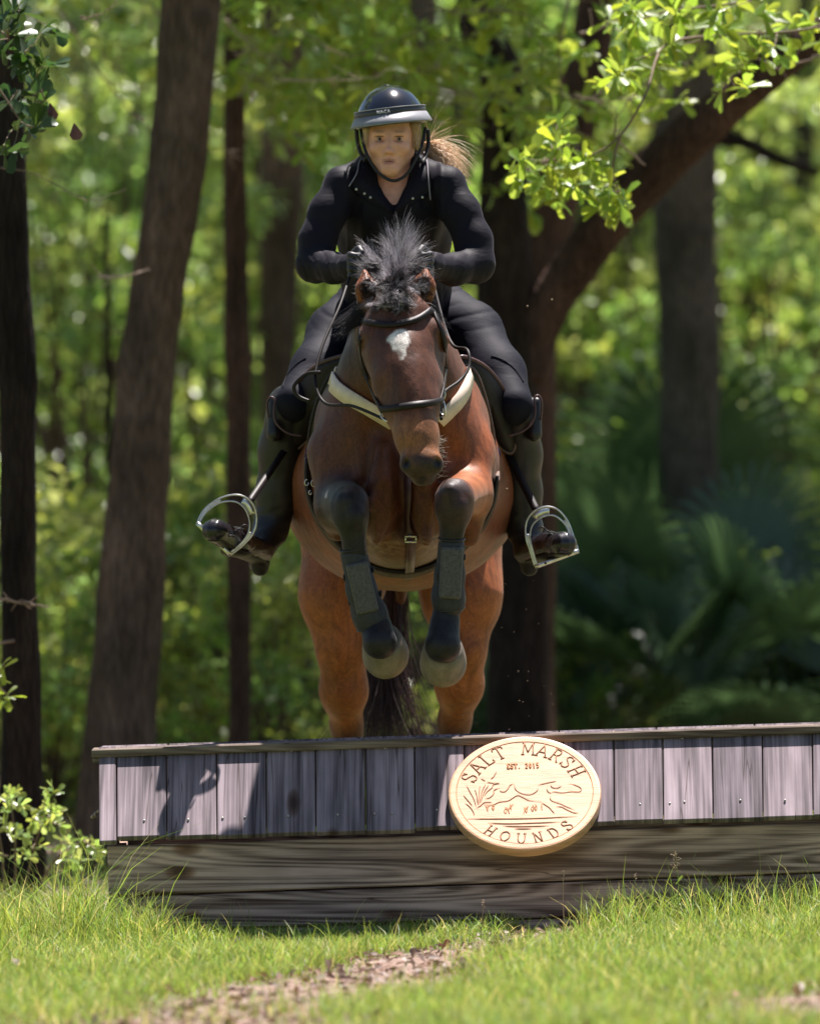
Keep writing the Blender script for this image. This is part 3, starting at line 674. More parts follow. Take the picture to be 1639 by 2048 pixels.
# mane: short hair thrown up by the leap, fanning from the crest
def clumps(nc, per, rootf, lens, seed, rad, mat, curl=.45, name='mane', w0=.0085, conv=.8):
    """locks of hair: the strands of a lock follow one bent guide and draw together towards its tip"""
    r_ = np.random.default_rng(seed); out = []; S_ = 8; tt = np.linspace(0, 1, S_)[None, :, None]
    for c in range(nc):
        p, d, q = rootf(r_); d = d / np.linalg.norm(d); b = r_.normal(size=3) * curl; L = r_.uniform(*lens) * q; g = [p]
        for k in range(S_ - 1): d = d + b / S_ + r_.normal(size=3) * .10; d /= np.linalg.norm(d); g.append(g[-1] + d * L / (S_ - 1))
        off = r_.normal(size=(per, 1, 3)) * w0; le = r_.uniform(.6, 1.08, (per, 1, 1)); g = np.array(g)[None]
        fr = r_.normal(size=(per, 1, 3)) * .007 * (L / .09); out.append(g[:, :1] + (g - g[:, :1]) * le + off * (1 - conv * tt) + fr * tt ** 1.5)
    v, f = strands(np.concatenate(out), rad, 3, seed); obj(name, mesh_from(name, v, f), mat, horse)
def crest(r_):
    t = r_.uniform(0, 1) ** .8; a = np.clip(r_.normal() * .8, -1.8, 1.8); Y = -0.16 + 0.42 * t
    tall = (.55 + .55 * t) * (.62 + .5 * math.exp(-((a - .35) / .55) ** 2) + .28 * math.exp(-((a + 1.2) / .35) ** 2))
    return P(782 + 6 * t + a * 21, 578 - 62 * t + abs(a) * 16, Y), np.array([a * 0.38 + 0.14, -0.30 + 0.55 * t, 0.95 - 0.22 * abs(a)]), tall
clumps(150, 34, crest, (.075, .125), 5, .0007, M['mane'])
clumps(170, 34, crest, (.08, .14), 6, .0006, M['sheen_mane'])
clumps(46, 30, lambda r_: (lambda sd: (P(788 + sd * r_.uniform(30, 44), r_.uniform(530, 585), -.10), np.array([sd * .9, -.1, r_.uniform(-.7, .4)]), 1.0))(r_.choice([-1, 1])), (.035, .065), 7, .0007, M['mane'])
clumps(14, 26, lambda r_: (P(728, r_.uniform(600, 640), -.2), np.array([-.9, .0, -.75]), 1.0), (.07, .13), 8, .0007, M['mane'], .25)
clumps(8, 24, lambda r_: (P(862, r_.uniform(600, 625), -.2), np.array([.45, .0, -.95]), 1.0), (.05, .09), 9, .0007, M['mane'], .25)
# forelock falling over the poll, between and beside the ears
r_ = np.random.default_rng(8)
# chin whiskers
n = 46; roots = np.array([P(876 + r_.uniform(-6, 4), r_.uniform(868, 958), -.47) for i in range(n)]); dirs = np.stack([np.full(n, 1.0), r_.normal(size=n) * .5, r_.uniform(-.4, .6, n)], 1)
v, f = hairs(roots, dirs, r_.uniform(.018, .04, n), 0.0004, 4, 0.4, 0.0, 12); obj('whiskers', mesh_from('whiskers', v, f), M['whisk'], horse)
# tail
n = 900; roots = np.array([P(776 + r_.normal() * 14, 1180 + r_.uniform(-40, 30), 1.96) for i in range(n)]); dirs = np.stack([-.05 + r_.normal(size=n) * .05, np.full(n, .02) + r_.normal(size=n) * .05, np.full(n, -1.0)], 1)
v, f = hairs(roots, dirs, r_.uniform(.35, .62, n), 0.0019, 9, 0.30, 0.2, 13); obj('tail', mesh_from('tail', v, f), M['tail'], horse)

# ------------------------------------------------------------------ tack: surfaces found by ray casting onto the horse
from mathutils.bvhtree import BVHTree
HB = BVHTree.FromPolygons([tuple(v) for v in V1], [tuple(f) for f in F1.tolist()])
def onhorse(px, py, ymax=3.0, lift=0.004, y0=-3.0):
    """point of the horse's skin seen at that pixel, lifted off it a little"""
    o = Vector((0, -30, CAMZ)); p = Vector(P(px, py, 0)); d = (p - o).normalized()
    o2 = o + d * (30 + y0)
    h = HB.ray_cast(o2, d)
    if h[0] is None:
        h = HB.find_nearest(Vector(P(px, py, 0.3)))
    q, n = h[0], h[1]
    if n.y > 0: n = -n
    return np.array(q + n * lift), np.array(n)
def strap_on(pix, n, half, m, name, parent, lift=0.005, thick=0.004, y0=-3.0, smooth_n=True):
    c = spline(np.array([(a, b, 0) for a, b in pix], float), n)
    pts, ns = zip(*[onhorse(q[0], q[1], lift=lift, y0=y0) for q in c]); pts, ns = np.array(pts), np.array(ns)
    for _ in range(3): pts[1:-1] = pts[1:-1] * .5 + .25 * (pts[:-2] + pts[2:]); ns[1:-1] = ns[1:-1] * .5 + .25 * (ns[:-2] + ns[2:])
    ns /= np.linalg.norm(ns, axis=1)[:, None]; t = np.gradient(pts, axis=0); t /= np.linalg.norm(t, axis=1)[:, None]
    wd = np.cross(t, ns); wd /= np.linalg.norm(wd, axis=1)[:, None]
    v, f = strip(pts, wd, half, thick, ns); me = mesh_from(name, v, f, smooth=False)
    return obj(name, me, m, parent)
def tube_obj(name, pts, rad, m, parent, n=24, sides=10, flat=None, closed=False):
    v, f = tube(spline(pts, n, closed), rad if np.isscalar(rad) else np.interp(np.linspace(0, 1, n), np.linspace(0, 1, len(rad)), rad), sides, closed, flat=flat)
    return obj(name, mesh_from(name, v, f), m, parent)


def fluff(n, cx, cy_, sx, sy, d0, l0, l1, seed, mat, curl=.5, grav=.6, rad=.0013, name='forelock'):
    r_ = np.random.default_rng(seed); ro, di = [], []
    for i in range(n):
        x_, y_ = cx + r_.normal() * sx, cy_ + r_.normal() * sy; q, nn = onhorse(x_, y_, lift=-.004); ro.append(q); di.append(nn * .55 + np.array([(x_ - cx) / 60 + d0[0], d0[1], d0[2]]) + r_.normal(size=3) * .28)
    v, f = hairs(np.array(ro), np.array(di), r_.uniform(l0, l1, n), rad, 6, curl, grav, seed); obj(name, mesh_from(name, v, f), mat, horse)
def poll(r_):
    x_, y_ = 788 + r_.normal() * 17, r_.uniform(562, 606); q, nn = onhorse(x_, y_, lift=-.004); return q, nn * .6 + np.array([(x_ - 788) / 45 + .1, -.25, -.1 - (y_ - 575) / 40]), 1.0
clumps(100, 30, poll, (.03, .065), 61, .0007, M['mane'], .9, 'forelock')
clumps(26, 26, poll, (.03, .06), 63, .0006, M['sheen_mane'], .9, 'forelock')
clumps(12, 30, lambda r_: (lambda x_: (onhorse(x_, 604, lift=0)[0], np.array([(x_ - 788) / 60, -.12, -1.0]), 1.0))(788 + r_.normal() * 12), (.02, .04), 64, .0008, M['mane'], .2, 'forelock')
fluff(260, 735, 575, 7, 15, (-.1, -.3, .2), .018, .035, 64, M['mane'], .6, .2, .0009, 'ear_hair'); fluff(260, 847, 572, 7, 15, (.2, -.3, .2), .018, .038, 65, M['mane'], .6, .2, .0009, 'ear_hair')

bridle = thing('bridle', P(800, 640, -.3), 'dark leather bridle with raised browband and noseband on the horse’s head', 'bridle')
strap_on([(722, 641), (745, 647), (785, 651), (830, 641), (860, 620)], 24, W(6), M['leather'], 'browband', bridle, 0.007, 0.007)
strap_on([(766, 818), (785, 817), (822, 812), (858, 807), (881, 800)], 20, W(6.5), M['leather'], 'noseband', bridle, 0.007, 0.007)
strap_on([(722, 641), (722, 700), (738, 765), (767, 822)], 22, W(5.5), M['leather'], 'cheekpiece', bridle, 0.006, 0.004)
strap_on([(864, 622), (884, 670), (889, 720), (884, 775), (876, 806)], 22, W(5.5), M['leather'], 'cheekpiece', bridle, 0.006, 0.004)
strap_on([(722, 641), (712, 620), (716, 608)], 8, W(6), M['leather'], 'headpiece', bridle, 0.006, 0.004)
for (a, b, c, Y) in (((767, 822), (772, 838), (778, 842), -.42), ((881, 800), (886, 826), (880, 842), -.40)):
    tube_obj('bit_ring', [P(a[0], a[1] - 2, Y), P(a[0] + 7, a[1] + 8, Y - .01), P(b[0] + 4, b[1] + 4, Y - .01), P(b[0] - 6, b[1], Y), P(a[0] - 6, a[1] + 6, Y + .01)], 0.0028, M['steel'], bridle, 20, 8, closed=True)
tube_obj('buckle', [P(886, 778, -.37), P(890, 790, -.37), P(885, 800, -.37), P(880, 790, -.37)], 0.0022, M['steel'], bridle, 16, 6, closed=True)
fl = ((0, 1, 0), 0.3)
tube_obj('rein', [P(767, 838, -.42), P(705, 812, -.30), P(650, 806, -.18), P(630, 760, -.12), P(645, 690, -.05), P(680, 610, .06), P(700, 548, .18)], 0.0046, M['reins'], bridle, 50, 8, flat=fl)
tube_obj('rein', [P(882, 838, -.40), P(884, 790, -.28), P(918, 762, -.20), P(937, 735, -.16), P(934, 700, -.12), P(905, 690, -.02), P(885, 640, .06), P(862, 548, .18)], 0.0048, M['reins'], bridle, 50, 8, flat=fl)
tube_obj('rein', [P(640, 745, -.12), P(612, 748, -.10), P(588, 772, -.09), P(596, 792, -.09), P(618, 802, -.1)], [0.006, .005, .006, .006, .005], M['leather'], bridle, 30, 8)

breast = thing('breastplate', P(805, 800, 0), 'cream elastic breastplate strapped across the horse’s chest', 'breastplate')
strap_on([(668, 730), (666, 760), (690, 786), (735, 812), (788, 845)], 34, np.interp(np.linspace(0, 1, 34), [0, .3, 1], [W(13), W(18), W(15)]), M['cream'], 'chest_strap', breast, 0.010, 0.005, y0=-0.05)
strap_on([(934, 738), (933, 762), (918, 796), (896, 822), (876, 842)], 30, np.interp(np.linspace(0, 1, 30), [0, .4, 1], [W(9), W(15), W(14)]), M['cream'], 'chest_strap', breast, 0.010, 0.005, y0=-0.05)
strap_on([(822, 900), (822, 1000), (820, 1075), (817, 1150)], 30, W(9), M['havana'], 'centre_strap', breast, 0.012, 0.004, y0=-0.15)
p_, n_ = onhorse(818, 1082, lift=.018, y0=-.15)
v, f = merge([box(p_ - [W(12), .003, W(2.2)], p_ + [W(12), .003, W(2.2)]), box(p_ + [-W(12), -.003, W(9)], p_ + [W(12), .003, W(13)]), box(p_ + [-W(12), -.0025, 0], p_ + [-W(9), .0025, W(13)]), box(p_ + [W(9), -.0025, 0], p_ + [W(12), .0025, W(13)])])
obj('buckle', mesh_from('buckle', v, f, False), M['steel'], breast)

saddle = thing('saddle', P(800, 760, .8), 'dark brown leather jumping saddle with curved flaps under the rider', 'saddle')
# girth: belt round the barrel where it shows under the chest
gp, gn = [], []
for t in np.linspace(-.13, 1.07, 54):
    an = PI * (1 - t) ; gx = 806 + 178 * math.cos(an); gy = 985 + 142 * math.sin(an)
    gp.append(P(gx, gy, .50)); gn.append(np.array([math.cos(an), -.25, -math.sin(an)]))
gp, gn = np.array(gp), np.array(gn); gn /= np.linalg.norm(gn, axis=1)[:, None]
pts = []
for q, n_ in zip(gp, gn):
    h = HB.ray_cast(Vector(q + np.array([n_[0], 0, n_[2]]) * 0.5), Vector((-n_[0], 0, -n_[2])))
    pts.append(np.array(h[0]) + n_ * .007 if h[0] is not None else q)
pts = np.array(pts)
for _ in range(6): pts[1:-1] = .5 * pts[1:-1] + .25 * (pts[:-2] + pts[2:])
wd = np.tile([0, 1.0, .25], (len(pts), 1)); wd /= np.linalg.norm(wd, axis=1)[:, None]
v, f = strip(pts, wd, .050, .016, gn); obj('girth', mesh_from('girth', v, f), M['girthcloth'], saddle)
v, f = tube(pts - np.array([0, .052, .0]), .006, 8); obj('girth_edge', mesh_from('girth_edge', v, f), M['leather'], saddle)
# flaps: curved leather panels standing off each side
def flap(outline, Ys, bulge, name, m, thick=.008, edge_m=None, parent=None):
    """outline: closed pixel loop; the panel is a fan of rings towards its middle, bulged outwards"""
    o = spline(np.array([(a, b, y) for (a, b), y in zip(outline, Ys)], float), 64, True); c = o.mean(0); V, F = [], []; n = len(o); rings = 6
    for side in (0, 1):
        for k in range(rings + 1):
            s = 1 - k / rings * .98
            for q in o:
                g = c + (q - c) * s; y = g[2] - bulge * (1 - s * s) + side * thick
                V.append(P(g[0], g[1], y))
    for side in (0, 1):
        b = side * (rings + 1) * n
        for k in range(rings):
            for i in range(n):
                q = [b + k * n + i, b + k * n + (i + 1) % n, b + (k + 1) * n + (i + 1) % n, b + (k + 1) * n + i]; F.append(q if side else q[::-1])
    for i in range(n): F.append([i, (i + 1) % n, (rings + 1) * n + (i + 1) % n, (rings + 1) * n + i])
    ob = obj(name, mesh_from(name, np.array(V), np.array(F)), m, parent)
    pts = np.array([P(q[0], q[1], q[2] + thick * .5) for q in o])
    v, f = tube(pts, .0065, 8, True); obj('flap_edge', mesh_from('flap_edge', v, f), edge_m or M['havana'], ob)
    return ob
flap([(700, 716), (650, 722), (615, 745), (585, 785), (562, 838), (560, 880), (578, 902), (605, 890), (640, 850), (668, 790)], [.50, .54, .60, .66, .70, .72, .72, .7, .65, .55], .03, 'flap', M['leather'], parent=saddle)
flap([(918, 716), (955, 724), (985, 748), (1010, 788), (1028, 845), (1030, 885), (1020, 906), (995, 890), (965, 840), (945, 775)], [.50, .54, .60, .66, .70, .72, .72, .7, .65, .55], .03, 'flap', M['leather'], parent=saddle)
flap([(705, 730), (668, 742), (640, 790), (622, 850), (618, 905), (632, 915), (660, 860), (690, 800)], [.36, .37, .40, .44, .48, .5, .46, .40], .02, 'knee_roll', M['black_leather'], parent=saddle, edge_m=M['leather'])
flap([(925, 735), (948, 742), (966, 785), (982, 850), (988, 900), (982, 905), (965, 850), (945, 790)], [.36, .37, .40, .44, .48, .5, .46, .40], .02, 'knee_roll', M['black_leather'], parent=saddle)
sd = chain([(P(800, 700, .62), .09), (P(800, 716, .85), .13), (P(800, 690, 1.15), .14)], .05)
v, f, c = sdf_mesh(sd, .012); obj('seat', mesh_from('seat', v, f), M['leather'], saddle)
for a_, r0_ in (((613, 965), 6), ((627, 966), 7), ((620, 985), 4)):
    tube_obj('dee_ring', [P(a_[0] + r0_ * .7 * math.cos(t), a_[1] + r0_ * math.sin(t), .34) for t in np.linspace(0, 5.2, 7)], .0015, M['steel'], saddle, 16, 6)
pad = thing('saddle_pad', P(800, 860, .7), 'navy blue saddle pad edge showing beside the saddle flap', 'saddle pad')
flap([(942, 760), (958, 800), (972, 850), (988, 890), (996, 908), (986, 925), (970, 880), (955, 820)], [.50, .52, .54, .56, .58, .58, .55, .52], .015, 'pad_panel', M['navy'], .02, M['navy'], pad)
flap([(668, 745), (650, 790), (632, 840), (618, 890), (612, 925), (624, 940), (650, 900), (668, 830)], [.52, .52, .54, .56, .58, .6, .55, .52], .015, 'pad_panel', M['leather'], .02, M['navy'], pad)
# stirrup leathers and irons belong to the saddle
strip_ = lambda a, b, wpx, nm, m, par, nrm=(0, -1, 0): obj(nm, mesh_from(nm, *strip(np.linspace(a, b, 12), np.array([(b - a)[2], 0, -(b - a)[0]]) / np.hypot((b - a)[0], (b - a)[2]), W(wpx), .004, nrm), smooth=False), m, par)
strip_(P(580, 885, .74), P(497, 1006, .42), 7, 'stirrup_leather', M['leather'], saddle); strip_(P(1004, 885, .78), P(1075, 1026, .60), 8, 'stirrup_leather', M['leather'], saddle)
def iron(A, B, arch, Y, parent):
    """A, B: ends of the tread; arch: outline points over the foot; flat branches widening to the top"""
    a, b = P(*A, Y), P(*B, Y); fr = np.array([0, -1.0, 0])
    pl = spline(np.array([a] + [P(*q, Y) for q in arch] + [b]), 46); n = len(pl); t = np.gradient(pl, axis=0); t /= np.linalg.norm(t, axis=1)[:, None]
    wd = np.cross(t, fr); wd /= np.linalg.norm(wd, axis=1)[:, None]; u = np.linspace(0, 1, n); half = W(4) + W(7) * np.exp(-((u - .5) / .22) ** 2)
    # outer and inner rims with the slots left open between them near the top
    parts = []
    for sgn in (-1, 1):
        parts.append(strip(pl + wd * (sgn * (half - W(1.6)))[:, None] * 1.0, wd, W(1.9), .011, fr))
    solid = [(0, 13), (19, 27), (33, n)]
    for s, e in solid:
        parts.append(strip(pl[s:e], wd[s:e], np.maximum(half[s:e] - W(1.5), W(1)), .010, fr))
    ir = thing_part('stirrup_iron', merge(parts), M['steel'], parent)
    d = (b - a) / np.linalg.norm(b - a); up = np.cross(d, fr); v, f = strip(np.linspace(a - d * W(3), b + d * W(3), 10), np.tile(np.array([0, 1.0, 0]), (10, 1)), .022, W(9), up)
    obj('tread', mesh_from('tread', v, f, False), M['steel'], ir)
    bo = [ball(a + (b - a) * q + fr * .023, (W(2.6), .002, W(2.6)), 8) for q in (.22, .78)]
    v = np.concatenate([x[0] for x in bo]); fs = bo[0][1] + [[i + len(bo[0][0]) for i in q] for q in bo[1][1]]
    obj('screw', mesh_from('screw', v, fs), M['leather'], ir)
def thing_part(name, vf, m, parent): return obj(name, mesh_from(name, vf[0], vf[1], False), m, parent)
iron((396, 1048), (460, 1108), [(410, 1022), (440, 1001), (474, 997), (497, 1012), (506, 1040), (500, 1068), (482, 1090)], .36, saddle)
iron((1072, 1133), (1154, 1103), [(1062, 1100), (1055, 1072), (1060, 1044), (1082, 1025), (1108, 1024), (1130, 1043), (1143, 1072)], .56, saddle)

# ------------------------------------------------------------------ tendon boots on the forelegs
def tendon(label, pts, rs, panel):
    root = thing('tendon_boot', P(pts[1][0], pts[1][1], -.25), label, 'horse boot', 'black tendon boots on the horse’s forelegs')
    sp = [(P(x, y, Y), W(r)) for (x, y, Y), r in zip(pts, rs)]
    v, f, c = sdf_mesh(chain(sp, .02), .005, lambda x, y, z: .0012 * vnoise(x, y, z, 70, 5)); sh = obj('shell', mesh_from('shell', v, f), M['neoprene'], root)
    a, b = np.array(P(*panel[0])), np.array(P(*panel[1])); ax = (b - a) / np.linalg.norm(b - a); fr = np.array([0, -1.0, 0]); fr -= (fr @ ax) * ax; fr /= np.linalg.norm(fr); sd_ = np.cross(ax, fr)
    v, f, c = sdf_mesh([Bx((a + b) / 2 + fr * .004, (W(22), .016, np.linalg.norm(b - a) / 2), .009, .01, [sd_, fr, ax])], .0035); obj('strike_panel', mesh_from('strike_panel', v, f), M['neopanel'], root)
    for cc_, ax_, rr_ in ((sp[0][0], sp[1][0] - sp[0][0], rs[0]), (sp[-1][0], sp[-1][0] - sp[-2][0], rs[-1])):
        ax_ = ax_ / np.linalg.norm(ax_); u_ = np.cross(ax_, [0, 1.0, 0]); u_ /= np.linalg.norm(u_); w_ = np.cross(ax_, u_); c0 = cc_ - ax_ * W(rr_) * (.55 if rr_ == rs[0] else -.35)
        v, f = tube([c0 + (u_ * math.cos(t) + w_ * math.sin(t)) * W(rr_) * .93 for t in np.linspace(0, 2 * PI, 28, endpoint=False)], .0038, 6, True); obj('binding', mesh_from('binding', v, f), M['black_leather'], root)
    for q in (.30, .72):
        c_ = np.array(sp[0][0]) * (1 - q) + np.array(sp[-2][0]) * q; rr = W(rs[0]) * 1.03 * (1 - q) + W(rs[-2]) * 1.03 * q
        ring = [c_ + np.array([math.cos(t) * rr, math.sin(t) * rr, .012 * math.cos(t)]) for t in np.linspace(-.2, PI + .2, 14)]
        v, f = tube(ring, .010, 6, flat=((1, 0, 0), .25)); obj('strap', mesh_from('strap', v, f), M['neoprene'], root)
tendon('black tendon boot on the foreleg nearer the navy shadowed knee, tilted inwards', [(708, 1112, -.265), (722, 1178, -.25), (738, 1228, -.238), (742, 1240, -.235)], [27, 29, 33, 34], ((712, 1124, -.292), (736, 1226, -.280)))
tendon('black tendon boot hanging upright below the sunlit foreleg knee', [(902, 1092, -.265), (899, 1150, -.25), (896, 1194, -.238), (897, 1206, -.235)], [27, 28, 31, 32], ((904, 1092, -.292), (899, 1198, -.283)))
# ------------------------------------------------------------------ the rider
rider = thing('person', tuple(P(795, 690, .9)), 'rider in black helmet, black shirt and navy breeches leaning forward over the horse’s neck', 'person')
def K(pts, k=.03, col=None, g=0.0, s=1.0, flat=None): return chain([(P(x, y, Y), W(r, Y) * s + g) for x, y, Y, r in pts], k, col, flat)
ARM_L = [(684, 372, .52, 34), (655, 425, .50, 36), (635, 480, .48, 35), (630, 528, .46, 35), (668, 536, .37, 29), (700, 532, .25, 23)]
ARM_R = [(894, 372, .52, 34), (922, 425, .50, 36), (946, 480, .48, 36), (950, 528, .46, 36), (905, 539, .37, 30), (862, 530, .25, 23)]
TORSO = [(786, 402, .64, 88), (788, 470, .74, 92), (792, 550, .90, 88), (795, 612, 1.02, 98)]
LEG_L = [(726, 628, 1.05, 70), (674, 668, .93, 57), (633, 740, .77, 48), (592, 804, .66, 42)]
LEG_R = [(874, 628, 1.05, 72), (942, 668, .95, 60), (996, 748, .80, 51), (1024, 810, .69, 42)]
SH_L = [(578, 812, .70, 44), (564, 900, .77, 45), (555, 985, .80, 41), (542, 1055, .80, 32), (522, 1100, .74, 27)]
SH_R = [(1036, 825, .73, 42), (1040, 910, .81, 41), (1042, 985, .86, 39), (1048, 1055, .87, 32), (1058, 1098, .84, 27)]
NECKP = [(784, 318, .57, 37), (784, 372, .62, 40)]
YOKE = [(742, 342, .62, 28), (684, 366, .53, 32)], [(828, 342, .62, 28), (894, 366, .53, 32)]
FOOT_L = [(520, 1104, .66, 26), (472, 1084, .42, 26), (430, 1061, .28, 22)]; FOOT_R = [(1058, 1104, .84, 26), (1098, 1092, .62, 27), (1127, 1087, .48, 23)]
def torso_prims(g, s=1.0):
    out = K(TORSO, .06, None, g, s, ((1, 0, 0), 1.12)) + [El(P(786, 410, .60), (W(104, .6) + g, .105 + g, W(80, .6) + g), .06)]
    for y in YOKE: out += K(y, .05, None, g, s)
    return out
# body: one continuous surface under the clothes
bp = torso_prims(-.012)
for q in (ARM_L, ARM_R, LEG_L, LEG_R, SH_L, SH_R, FOOT_L, FOOT_R): bp += K(q, .03, None, -.009, .93)
bp += K(NECKP, .03) + [El(P(783, 262, .58), (.066, .08, .09), .03)]
SK = (0.84, 0.41, 0.285); LIP = (0.52, 0.20, 0.16); BROW = (0.20, 0.11, 0.07)
vb, fb, cb = sdf_mesh(bp, .008); cb[:] = SK
# head, finely
HC = P(781, 271, .52)
def hl(x, y, z):                                   # head-local -> world, turned a little and tipped
    c, s = math.cos(R(-5)), math.sin(R(-5)); return HC + np.array([x * c - y * s * 0.6, y * c + x * s * .6, z])
hd = []
def hr(a, b, ra, rb, k=.02, col=None, flat=None, sub=False): hd.append(Rc(hl(*a), hl(*b), ra, rb, k, col, flat, sub))
def he(c, r, k=.02, col=None, rot=None, sub=False): hd.append(El(hl(*c), r, k, col, rot, sub))
he((0, .01, .02), (.069, .092, .082), .02); he((0, -.035, -.012), (.059, .052, .062), .03)
hr((0, -.048, -.045), (0, -.066, -.094), .050, .023, .03)                           # mid face to chin
hr((-.048, -.005, -.048), (-.010, -.062, -.098), .019, .016, .03); hr((.048, -.005, -.048), (.010, -.062, -.098), .019, .016, .03)
he((-.037, -.064, -.040), (.020, .021, .016), .014); he((.037, -.064, -.040), (.020, .021, .016), .014)
hr((-.040, -.074, .004), (-.012, -.079, .003), .007, .007, .018); hr((.040, -.074, .004), (.012, -.079, .003), .007, .007, .018)
he((-.0285, -.092, -.013), (.0155, .014, .0085), .010, sub=True); he((.0285, -.092, -.013), (.0155, .014, .0085), .010, sub=True)
he((-.0285, -.068, -.013), (.0135, .012, .0095), .004); he((.0285, -.068, -.013), (.0135, .012, .0095), .004)
hr((0, -.080, -.004), (0, -.101, -.044), .0068, .0082, .012); he((0, -.103, -.048), (.0090, .009, .008), .006)
he((-.0108, -.093, -.052), (.0062, .008, .0058), .006); he((.0108, -.093, -.052), (.0062, .008, .0058), .006)
he((-.006, -.104, -.058), (.0035, .005, .003), .003, sub=True); he((.006, -.104, -.058), (.0035, .005, .003), .003, sub=True)
hr((-.025, -.078, -.0735), (0, -.0895, -.0715), .0035, .0052, .006, LIP); hr((.025, -.078, -.0735), (0, -.0895, -.0715), .0035, .0052, .006, LIP)
hr((-.022, -.078, -.0810), (0, -.0875, -.0835), .0038, .0056, .006, LIP); hr((.022, -.078, -.0810), (0, -.0875, -.0835), .0038, .0056, .006, LIP)
hr((-.015, -.094, -.077), (.015, -.094, -.077), .0026, .0026, .004, None, None, True)
he((0, -.075, -.098), (.016, .012, .012), .012)
hr((-.016, -.082, -.042), (-.029, -.070, -.066), 0.0012, 0.0012, .010, None, None, True); hr((.016, -.082, -.042), (.029, -.070, -.066), .0012, .0012, .010, None, None, True)
hd += K(NECKP, .03) + K([(784, 372, .60, 40), (785, 415, .60, 40)], .03)
v2, f2, _ = sdf_mesh(hd, .0026)
hx = v2 - HC; c2 = np.tile(SK, (len(v2), 1)).astype(float)
n_ = vnoise(v2[:, 0], v2[:, 1], v2[:, 2], 60, 21)
def blob(cx, cz, rx, rz, col, a, sharp=2.0):
    d = np.sqrt(((hx[:, 0] - cx) / rx) ** 2 + ((hx[:, 2] - cz) / rz) ** 2); s = np.clip((1 - d) * sharp, 0, 1) * a * (hx[:, 1] < -.03)
    c2[:] = c2 * (1 - s[:, None]) + s[:, None] * np.array(col)
for sx in (-1, 1):
    blob(sx * .0285 - .004, .009, .020, .0055, (.34, .19, .13), .6); blob(sx * .0285 - .004, -.0055, .0175, .0035, (.10, .055, .04), .8); blob(sx * .0285 - .004, -.019, .016, .004, (.34, .15, .11), .6); blob(sx * .038, -.045, .022, .02, (.78, .36, .27), .5, 1)
blob(-.0045, -.0735, .028, .0048, LIP, .9); blob(-.0045, -.0830, .025, .0050, LIP, .9); blob(-.0045, -.0780, .025, .0024, (.10, .02, .02), .95); blob(-.0045, -.050, .012, .010, (.72, .33, .25), .4, 1)
c2 *= (1 + .06 * n_)[:, None]
me = mesh_from('body', np.concatenate([vb, v2]), np.concatenate([fb, f2 + len(vb)])); vcol(me, np.concatenate([cb, c2])); rbody = obj('body', me, M['skin'], rider)
for sx in (-1, 1):
    e = hl(sx * .0285, -.0715, -.0125); V, F = ball(e, .0115, 20); ew = obj('eye', mesh_from('eye', V, F), M['eyewhite'], rider)
    V, F = ball(e + np.array([.0003, -.0062, .0]), (.0060, .0062, .0060), 16); obj('iris', mesh_from('iris', V, F), M['iris'], ew)
v, f = sdf_mesh([Rc(hl(-.012, -.081, -.0765), hl(.012, -.081, -.0765), .0028, .0028, .002)], .0015)[:2]; obj('teeth', mesh_from('teeth', v, f), M['teeth'], rider)
# hair drawn back under the helmet, and a loose ponytail thrown up behind the shoulder
ha = [Rc(P(731, 252, .49), P(735, 296, .52), W(9), W(7), .01), Rc(P(829, 250, .48), P(834, 290, .50), W(13), W(10), .01), El(P(786, 270, .62), (W(58), .07, W(42)), .02), El(P(812, 300, .66), (W(34), .05, W(26)), .02)]
v, f = sdf_mesh(ha, .004, lambda x, y, z: .0012 * np.sin(x * 900 + 8 * np.sin(z * 60)))[:2]; obj('hair', mesh_from('hair', v, f), M['darkblond'], rider)
r_ = np.random.default_rng(30); n = 240; sd = r_.choice([-1, 1], n); ro = np.array([P(781 + s * (50 if s > 0 else 49) + r_.normal() * 3, 254 + r_.uniform(0, 6), .475 + r_.uniform(-.01, .02)) for s in sd]); di = np.stack([sd * .06, np.full(n, .12), np.full(n, -1.0)], 1)
v, f = hairs(ro, di, r_.uniform(.04, .07, n), .0007, 6, .25, .3, 30); obj('hair', mesh_from('hair', v, f), M['blond'], rider)
r_ = np.random.default_rng(31); n = 850
a = r_.uniform(0, 1, n); roots = np.array([P(846 + r_.uniform(-6, 8), 296 + r_.uniform(-12, 14), .66 + r_.uniform(-.02, .02)) for i in range(n)])
dirs = np.stack([1.0 + 0 * a, r_.normal(size=n) * .2, .55 - 1.0 * a + r_.normal(size=n) * .15], 1)
v, f = hairs(roots, dirs, r_.uniform(.09, .19, n), .0008, 9, .45, 2.0, 32); obj('ponytail', mesh_from('ponytail', v, f), M['blond'], rider)
n = 26; roots = np.array([P(852, 292, .64)] * n); dirs = np.stack([r_.uniform(.0, 1.6, n), r_.normal(size=n) * .2, r_.uniform(.3, 1.2, n)], 1)
v, f = hairs(roots, dirs, r_.uniform(.08, .14, n), .0008, 8, .7, .4, 33); obj('ponytail', mesh_from('ponytail', v, f), M['blond'], rider)

